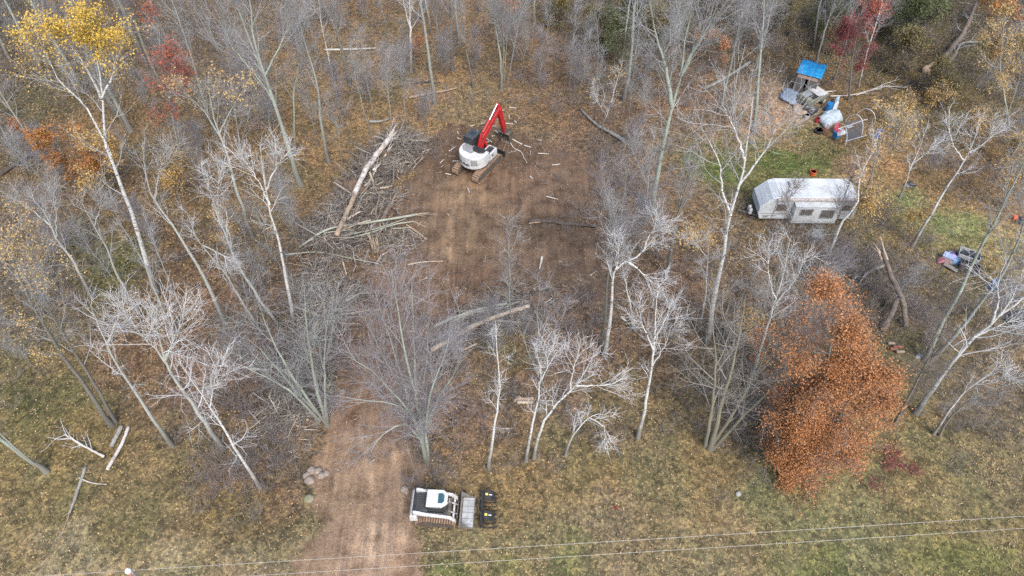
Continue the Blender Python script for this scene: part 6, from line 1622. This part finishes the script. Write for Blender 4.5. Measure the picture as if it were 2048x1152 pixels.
# ------------------------------------------------------------------ what nobody could count: leaves, grass, brush, twigs
def stuff(name, me, mat, label=None, cat=None):
    return tag(link_mesh(name, me, mat), label, cat, None, 'stuff')
rs = np.random.default_rng(31)
def scatter(n, lo=(-1.02, 13.0), hi=86.0):
    """points over the ground in view, evenly by area"""
    Y = np.sqrt(rs.random(n) * (hi ** 2 - lo[1] ** 2) + lo[1] ** 2)
    X = rs.uniform(-1, 1, n) * (.66 * Y + 22 - 0.0 * Y)
    return X, Y
def pix(X, Y):
    fw = Y * math.cos(PITCH) + CAM_H * math.sin(PITCH); up = Y * math.sin(PITCH) - CAM_H * math.cos(PITCH)
    return 1024 + FPX * X / fw, 576 - FPX * up / fw
def bare(X, Y):
    jx = X + (vnoise(X, Y, 1.1, 41) - .5) * 2.0
    return np.maximum(soft(CLEAR, jx + (vnoise(X, Y, 3.0, 42) - .5) * 4, Y + (vnoise(X, Y, 3.0, 43) - .5) * 4, 2.2), soft(ROAD, X + (jx - X) * .5, Y, .6))
def leaves(name, n, size, mat, weight, flat=2.2, z=.035):
    X, Y = scatter(n)
    w = weight(X, Y)
    k = rs.random(n) < w
    X, Y = X[k], Y[k]
    pos = np.stack([X, Y, height(X, Y) + z * rs.random(len(X)) + .02], -1)
    V, F = leaf_quads(pos, size, rs, flat)
    stuff(name, np_mesh(name, V, [F], False), mat)
def blobs(X, Y, spots):
    w = np.zeros_like(X)
    for px, py, s, a in spots:
        g = G(px, py)
        w = np.maximum(w, a * np.exp(-((X - g.x) ** 2 + (Y - g.y) ** 2) / (s * s)))
    return w
patchy = lambda X, Y, c, sd: np.clip((vnoise(X, Y, c, sd) - .35) * 2.2, 0.08, 1)
MAUVE = [(1200, 560, 9, 1), (1100, 760, 7, 1), (900, 830, 5, 1), (520, 700, 8, .9), (1330, 700, 8, 1), (1100, 300, 6, .8), (1350, 450, 8, .8), (560, 900, 4, .8), (950, 260, 6, .4)]
GOLD = [(1690, 340, 4, 1), (1780, 310, 5, 1), (1600, 270, 4, .8), (1990, 360, 6, .9), (1840, 420, 6, .7), (1950, 470, 6, .7), (700, 180, 9, .6), (900, 60, 12, .6), (380, 440, 5, .6), (1400, 480, 5, .7), (820, 230, 5, .6), (1860, 210, 5, .6), (1020, 240, 4, .6), (1650, 120, 5, .5)]
leaves('fallen_leaves', 230000, .105, 'litter', lambda X, Y: (1 - .92 * bare(X, Y)) * (.25 + .75 * patchy(X, Y, 2.3, 51)) * (1 - .7 * blobs(X, Y, MAUVE)))
leaves('fallen_leaves', 160000, .105, 'litter_mauve', lambda X, Y: (1 - .93 * bare(X, Y)) * (.08 + blobs(X, Y, MAUVE)) * patchy(X, Y, 1.7, 52))
leaves('fallen_leaves', 170000, .115, 'litter_gold', lambda X, Y: (1 - .97 * bare(X, Y)) * (.05 + blobs(X, Y, GOLD)) * patchy(X, Y, 1.9, 53))
leaves('fallen_leaves', 70000, .075, 'litter_bright', lambda X, Y: (1 - .93 * bare(X, Y)) * (.05 + .95 * np.clip((vnoise(X, Y, 3.1, 54) - .48) * 4, 0, 1) * np.clip((vnoise(X, Y, .9, 55) - .3) * 2.5, 0, 1)) * np.where(Y < 30, .8, .45))
leaves('fallen_leaves', 9000, .10, 'litter_bright', lambda X, Y: bare(X, Y) * (.05 + .6 * np.clip(1 - 2.2 * np.abs(bare(X, Y) - .5), 0, 1)))
leaves('fallen_leaves', 60000, .085, 'rust_leaf', lambda X, Y: (1 - bare(X, Y)) * blobs(X, Y, [(1650, 930, 4.5, .9), (1720, 940, 4, .5), (1580, 960, 3, .5)]) * patchy(X, Y, 1.3, 56))
def clods():
    """lumps of soil turned up by the machines"""
    X, Y = scatter(160000)
    k = rs.random(160000) < soft(CLEAR, X + (vnoise(X, Y, 1.4, 81) - .5) * 3, Y, 1.5) * np.clip((vnoise(X, Y, 1.1, 82) - .35) * 2.2, .05, 1) * .55 + .02 * soft(ROAD, X, Y, .5)
    X, Y = X[k], Y[k]; N = len(X)
    c = np.stack([X, Y, height(X, Y)], -1)
    r = (.025 + .10 * rs.random(N) ** 3)[:, None]
    oct_ = np.array([[1, 0, 0], [-1, 0, 0], [0, 1, 0], [0, -1, 0], [0, 0, 1.0], [0, 0, -.5]])
    V = c[:, None] + oct_[None] * r[:, None] * (.7 + .6 * rs.random((N, 6, 3)))
    tri = np.array([[0, 2, 4], [2, 1, 4], [1, 3, 4], [3, 0, 4], [2, 0, 5], [1, 2, 5], [3, 1, 5], [0, 3, 5]])
    F = (np.arange(N)[:, None, None] * 6 + tri[None]).reshape(-1, 3)
    stuff('soil_clods', np_mesh('soil_clods', V.reshape(-1, 3), [F], False), 'clods')
clods()
def blades(name, n, mat, weight, h, wd, lean=.5, per=6):
    X, Y = scatter(n)
    k = rs.random(n) < weight(X, Y)
    X, Y = X[k], Y[k]
    m = len(X)
    X = np.repeat(X, per) + rs.normal(0, .09, m * per); Y = np.repeat(Y, per) + rs.normal(0, .09, m * per)
    b = np.stack([X, Y, height(X, Y) - .02], -1)
    N = len(X)
    H = h * (.5 + .9 * rs.random(N)) * np.repeat(.6 + .8 * rs.random(m), per)
    a = rs.random(N) * 6.283
    s = np.stack([np.cos(a), np.sin(a), np.zeros(N)], -1) * (wd * (.6 + .8 * rs.random(N)))[:, None]
    ln = rs.normal(0, lean, (N, 2)) * H[:, None]
    mid = b + np.stack([ln[:, 0] * .4, ln[:, 1] * .4, H * .62], -1)
    tip = b + np.stack([ln[:, 0], ln[:, 1], H * .92], -1)
    V = np.stack([b - s, b + s, mid + s * .7, mid - s * .7, tip], 1).reshape(-1, 3)
    o = np.arange(N)[:, None] * 5
    stuff(name, np_mesh(name, V, [o + np.array([[0, 1, 2, 3]]), o + np.array([[3, 2, 4]])], False), mat)
def strip(X, Y):      # the mown verge and its rough edge, fading into the woods
    e = 24.0 + 3.0 * (vnoise(X, Y * 0, 6.0, 61) - .5) + np.clip((X - 5) * .12, 0, 3) + np.clip((-X - 14) * .22, 0, 6)
    return np.clip((e - Y) / 3.0, 0, 1)
GREEN = [(1430, 330, 3.0, 1), (1560, 325, 3.0, 1), (1640, 320, 3.0, 1), (1610, 290, 2.0, .7), (1240, 395, 2, .0), (1760, 410, 3, .5), (1850, 420, 4, .45), (1980, 500, 4, .4), (560 // 1, 520, 1, .0), (1950, 1120, 4, .14), (1350, 1120, 3, .10), (960, 1130, 3, .16), (1000, 690, 3, .5), (200, 520, 3, .2), (120, 800, 4, .1), (1620, 1020, 4, .05)]
blades('grass', 34000, 'grass', lambda X, Y: (1 - bare(X, Y)) * (.70 * strip(X, Y) + .05) * (.35 + .65 * patchy(X, Y, 1.4, 62)), .22, .014)
blades('grass', 22000, 'dry_grass', lambda X, Y: (1 - bare(X, Y)) * np.clip(strip(X, Y) - .15, 0, 1) * np.clip((17.5 - Y) / 3 + .25 * (vnoise(X, Y, 2.0, 63)), 0, 1), .26, .015)
blades('grass', 90000, 'lawn', lambda X, Y: (1 - bare(X, Y)) * np.minimum(1.4 * blobs(X, Y, GREEN), 1) * (.3 + .7 * patchy(X, Y, 1.2, 64)), .15, .022)
def brush(name, spots, mat, hgt=(.7, 1.7), stems=10, spread=.55, z0=0.0):
    P0, D0 = [], []
    for px, py, rad, n in spots:
        g = G(px, py)
        n = max(1, int(n * .6))
        c = rs.normal(0, rad * .62, (n, 2)) + np.array([g.x, g.y])
        P0.append(np.repeat(c, stems, 0) + rs.normal(0, .12, (n * stems, 2)))
    c = np.concatenate(P0)
    N = len(c)
    S = np.concatenate([c, (height(c[:, 0], c[:, 1]) - .03 + z0)[:, None]], 1)
    D = np.concatenate([rs.normal(0, spread, (N, 2)), np.ones((N, 1))], 1)
    L = rs.uniform(*hgt, N)
    p1, q1 = grow(S, D, L, np.full(N, .0085), np.full(N, .004), 5, .12, .0, rs)
    S2, D2, T2, R2 = spawn(p1, q1, 3, .3, .95, 25, 55, rs)
    p2, q2 = grow(S2, D2, L.repeat(3) * .42, np.full(N * 3, .007), np.full(N * 3, .004), 3, .1, .02, rs)
    V, F = join([tubes(p1, q1, 3), tubes(p2, q2, 3)])
    stuff(name, np_mesh(name, V, F), mat)
brush('brush', [(1780, 560, 5, 90), (1700, 520, 4, 60), (1850, 620, 5, 60), (1750, 640, 4, 60), (1110, 660, 3, 40), (1160, 600, 3, 20), (1950, 790, 5, 70), (2020, 800, 4, 60), (1500, 640, 5, 70), (1460, 830, 4, 60), (1560, 860, 3, 50), (1540, 740, 4, 60), (60, 620, 6, 70), (120, 500, 5, 60), (30, 480, 4, 40), (600, 700, 4, 70), (560, 760, 4, 60), (500, 760, 4, 50), (480, 955, 2.5, 40), (440, 940, 2.5, 25), (560, 920, 2, 30), (520, 640, 4, 60), (1350, 520, 5, 50), (1250, 340, 5, 60), (1180, 200, 6, 50), (1350, 220, 6, 60), (1640, 470, 4, 50), (2000, 280, 6, 60), (1930, 350, 5, 40), (840, 290, 2.0, 22), (1190, 430, 4, 40), (850, 940, 2, 40), (1020, 800, 4, 40), (900, 730, 3, 40), (1800, 450, 3, 20)], 'brush_twigs')
brush('brush', [(px, py, 7, 38) for px in range(60, 2040, 130) for py in (10, 80)] + [(px, 150, 6, 35) for px in (60, 200, 340, 480, 1080, 1200, 1340, 1460, 1720, 1960)], 'brush_twigs', (.8, 2.4), 8)
def random_brush():
    X, Y = scatter(2600)
    k = (rs.random(2600) < .8 * (1 - strip(X, Y))) & (bare(X, Y) < .05) & (soft(YARD, X, Y, 1) < .1) & (soft(FIELD, X, Y, 1) < .1) & (vnoise(X, Y, 5, 71) > .32)
    u, v = pix(X[k], Y[k])
    brush('brush', [(a, b, .3, 1) for a, b in zip(u, v)], 'brush_twigs', (.5, 1.5), 7)
random_brush()
def heap_of_twigs(name, spots, mat, label, cat):
    """felled tops and broken branches thrown together"""
    S, L = [], []
    for px, py, rad, hgt_, n, l in spots:
        g = G(px, py)
        n = int(n * 1.35)
        c = rs.normal(0, rad * .5, (n, 2))
        zz = hgt_ * rs.random(n) * np.exp(-(c ** 2).sum(1) / (rad * rad))
        S.append(np.stack([c[:, 0] + g.x, c[:, 1] + g.y, height(c[:, 0] + g.x, c[:, 1] + g.y) + zz], -1)); L.append(rs.uniform(.35, 1.0, n) * l)
    S = np.concatenate(S); L = np.concatenate(L); N = len(S)
    D = np.concatenate([rs.normal(0, 1, (N, 2)), rs.normal(.06, .28, (N, 1))], 1)
    r = .010 + .055 * rs.random(N) ** 4
    p, q = grow(S, D, L, r, r * .45, 5, .10, -.01, rs)
    S2, D2, T2, R2 = spawn(p, q, 3, .3, .95, 25, 55, rs)
    p2, q2 = grow(S2, D2, L.repeat(3) * .4, r.repeat(3) * .6, r.repeat(3) * .3, 3, .12, .0, rs)
    for pp in (p, p2):
        pp[..., 2] = np.maximum(pp[..., 2], .02)
    V, F = join([tubes(p, q, 4), tubes(p2, q2, 3)])
    stuff(name, np_mesh(name, V, F), mat, label, cat)
heap_of_twigs('brush_pile', [(790, 300, 1.6, .9, 160, 2.2), (825, 300, 1.4, .9, 130, 2.0), (750, 340, 1.8, .9, 200, 2.2), (715, 400, 2.0, .9, 240, 2.2), (770, 400, 1.8, .5, 150, 1.4), (680, 450, 2.0, .9, 220, 2.4), (640, 480, 2.0, .7, 180, 2.4), (740, 470, 1.6, .7, 140, 1.6), (690, 500, 2.0, .7, 160, 2.0), (780, 340, 1.4, .6, 130, 1.2), (810, 330, 1.2, .5, 90, 1.4), (800, 490, 1.6, .5, 90, 2.0)], 'debris_twigs', 'long heap of felled tops and broken branches left of the clearing', 'brush pile')
heap_of_twigs('brush_pile', [(640, 550, 1.8, .8, 180, 2.0), (660, 600, 1.8, .8, 180, 2.2), (640, 650, 1.8, .9, 200, 2.2), (620, 700, 1.7, .9, 200, 2.2), (640, 740, 1.4, .8, 140, 1.6), (600, 760, 1.6, .9, 180, 2.0), (580, 820, 1.6, .7, 170, 1.8), (560, 850, 1.4, .5, 110, 1.6), (600, 850, 1.2, .5, 90, 1.4), (700, 600, 1.5, .5, 90, 2.0)], 'debris_twigs', 'heap of felled branches along the left side of the road head', 'brush pile')
heap_of_twigs('brush_pile', [(900, 690, 1.4, .4, 45, 2.0), (960, 660, 1.4, .4, 50, 2.0), (1020, 640, 1.5, .5, 60, 2.0), (1070, 610, 1.5, .8, 110, 2.0), (930, 630, 1.4, .3, 40, 2.0), (1000, 600, 1.4, .4, 45, 1.8)], 'debris_twigs', 'felled twiggy tops heaped around the pale peeled log', 'brush pile')
heap_of_twigs('broken_twigs', [(px, py, 3.0, .05, 14, .8) for px, py in ((900, 330), (1000, 310), (1060, 340), (850, 400), (820, 460), (960, 420), (1040, 430), (1100, 500), (880, 540), (1150, 540), (950, 270), (1080, 290), (1120, 380), (800, 560), (740, 560), (1000, 520), (700, 420), (580, 600), (690, 860), (620, 900), (560, 880))], 'debris_twigs', 'small broken twigs trodden into the soil of the clearing', 'twigs')
def broken_poles(name, pts, n, mat, label):
    """thicker broken limbs and torn poles thrown on a heap, most of them lying along it"""
    S, D, L = [], [], []
    for a, b in zip(pts[:-1], pts[1:]):
        m = n // (len(pts) - 1)
        u = rs.random(m)[:, None]
        c = np.array(a[:2]) * (1 - u) + np.array(b[:2]) * u + rs.normal(0, .66, (m, 2))
        S.append(np.concatenate([c, (height(c[:, 0], c[:, 1]) + .05 + .55 * rs.random(m))[:, None]], 1))
        d = np.array(b[:2]) - np.array(a[:2]); d = d / np.linalg.norm(d)
        ang = rs.normal(0, .75, m) + (rs.random(m) < .5) * np.pi
        D.append(np.stack([d[0] * np.cos(ang) - d[1] * np.sin(ang), d[0] * np.sin(ang) + d[1] * np.cos(ang), rs.normal(.06, .22, m)], -1))
        L.append(rs.uniform(.6, 2.8, m))
    S, D, L = map(np.concatenate, (S, D, L)); N = len(S)
    r = .028 + .11 * rs.random(N) ** 2.2
    p, q = grow(S, D, L, r, r * .6, 6, .05, -.02, rs)
    p[..., 2] = np.maximum(p[..., 2], .03)
    V, F = tubes(p, q, 6)
    stuff(name, np_mesh(name, V, [F]), mat, label, 'brush pile')
broken_poles('broken_limbs', PILE1, 330, 'debris_poles', 'broken limbs and torn poles tangled through the long heap left of the clearing')
broken_poles('broken_limbs', [G(790, 330), G(775, 380), G(750, 430), G(740, 480)], 70, 'debris_poles', 'torn chunks and roots spilling from the long heap onto the soil')
broken_poles('broken_limbs', PILE2, 270, 'debris_poles', 'broken limbs tangled through the heap at the head of the road')
broken_poles('broken_limbs', [G(880, 690), G(960, 650), G(1070, 610)], 80, 'debris_poles', 'broken limbs lying around the pale peeled log')
def red_sprigs():
    for i, (px, py, n, s, lb) in enumerate([(1232, 1020, 36, .22, 'small sprig of scarlet leaves alone in the grass'), (1782, 908, 260, .7, 'upper crimson sumac patch right of the rust oak'), (1780, 932, 320, .8, 'middle crimson sumac patch right of the rust oak'), (1822, 944, 160, .5, 'right hand crimson sumac sprig near the rust oak'), (1748, 973, 160, .6, 'lowest dull crimson sumac patch below the rust oak')]):
        g = G(px, py)
        e = empty('red_shrub', (g.x, g.y, hz(g.x, g.y)), 0, lb, 'shrub')
        pos = rs.normal(0, 1, (n, 3)) * np.array([s * .62, s * .5, .12]) + np.array([0, 0, .4])
        V, F = leaf_quads(pos, .085, rs, 1.0)
        link_mesh('foliage', np_mesh('foliage', V, [F], False), 'crimson_leaf' if i else 'scarlet_leaf', e)
        k = max(6, n // 12)
        a = rs.normal(0, s * .3, (k, 2))
        p, q = grow(np.concatenate([a * .4, np.zeros((k, 1))], 1), np.concatenate([a, np.full((k, 1), .8)], 1), np.full(k, .5), np.full(k, .01), np.full(k, .005), 4, .1, 0, rs)
        V, F = tubes(p, q, 3)
        link_mesh('stems', np_mesh('stems', V, [F]), 'brown_twig', e)
red_sprigs()
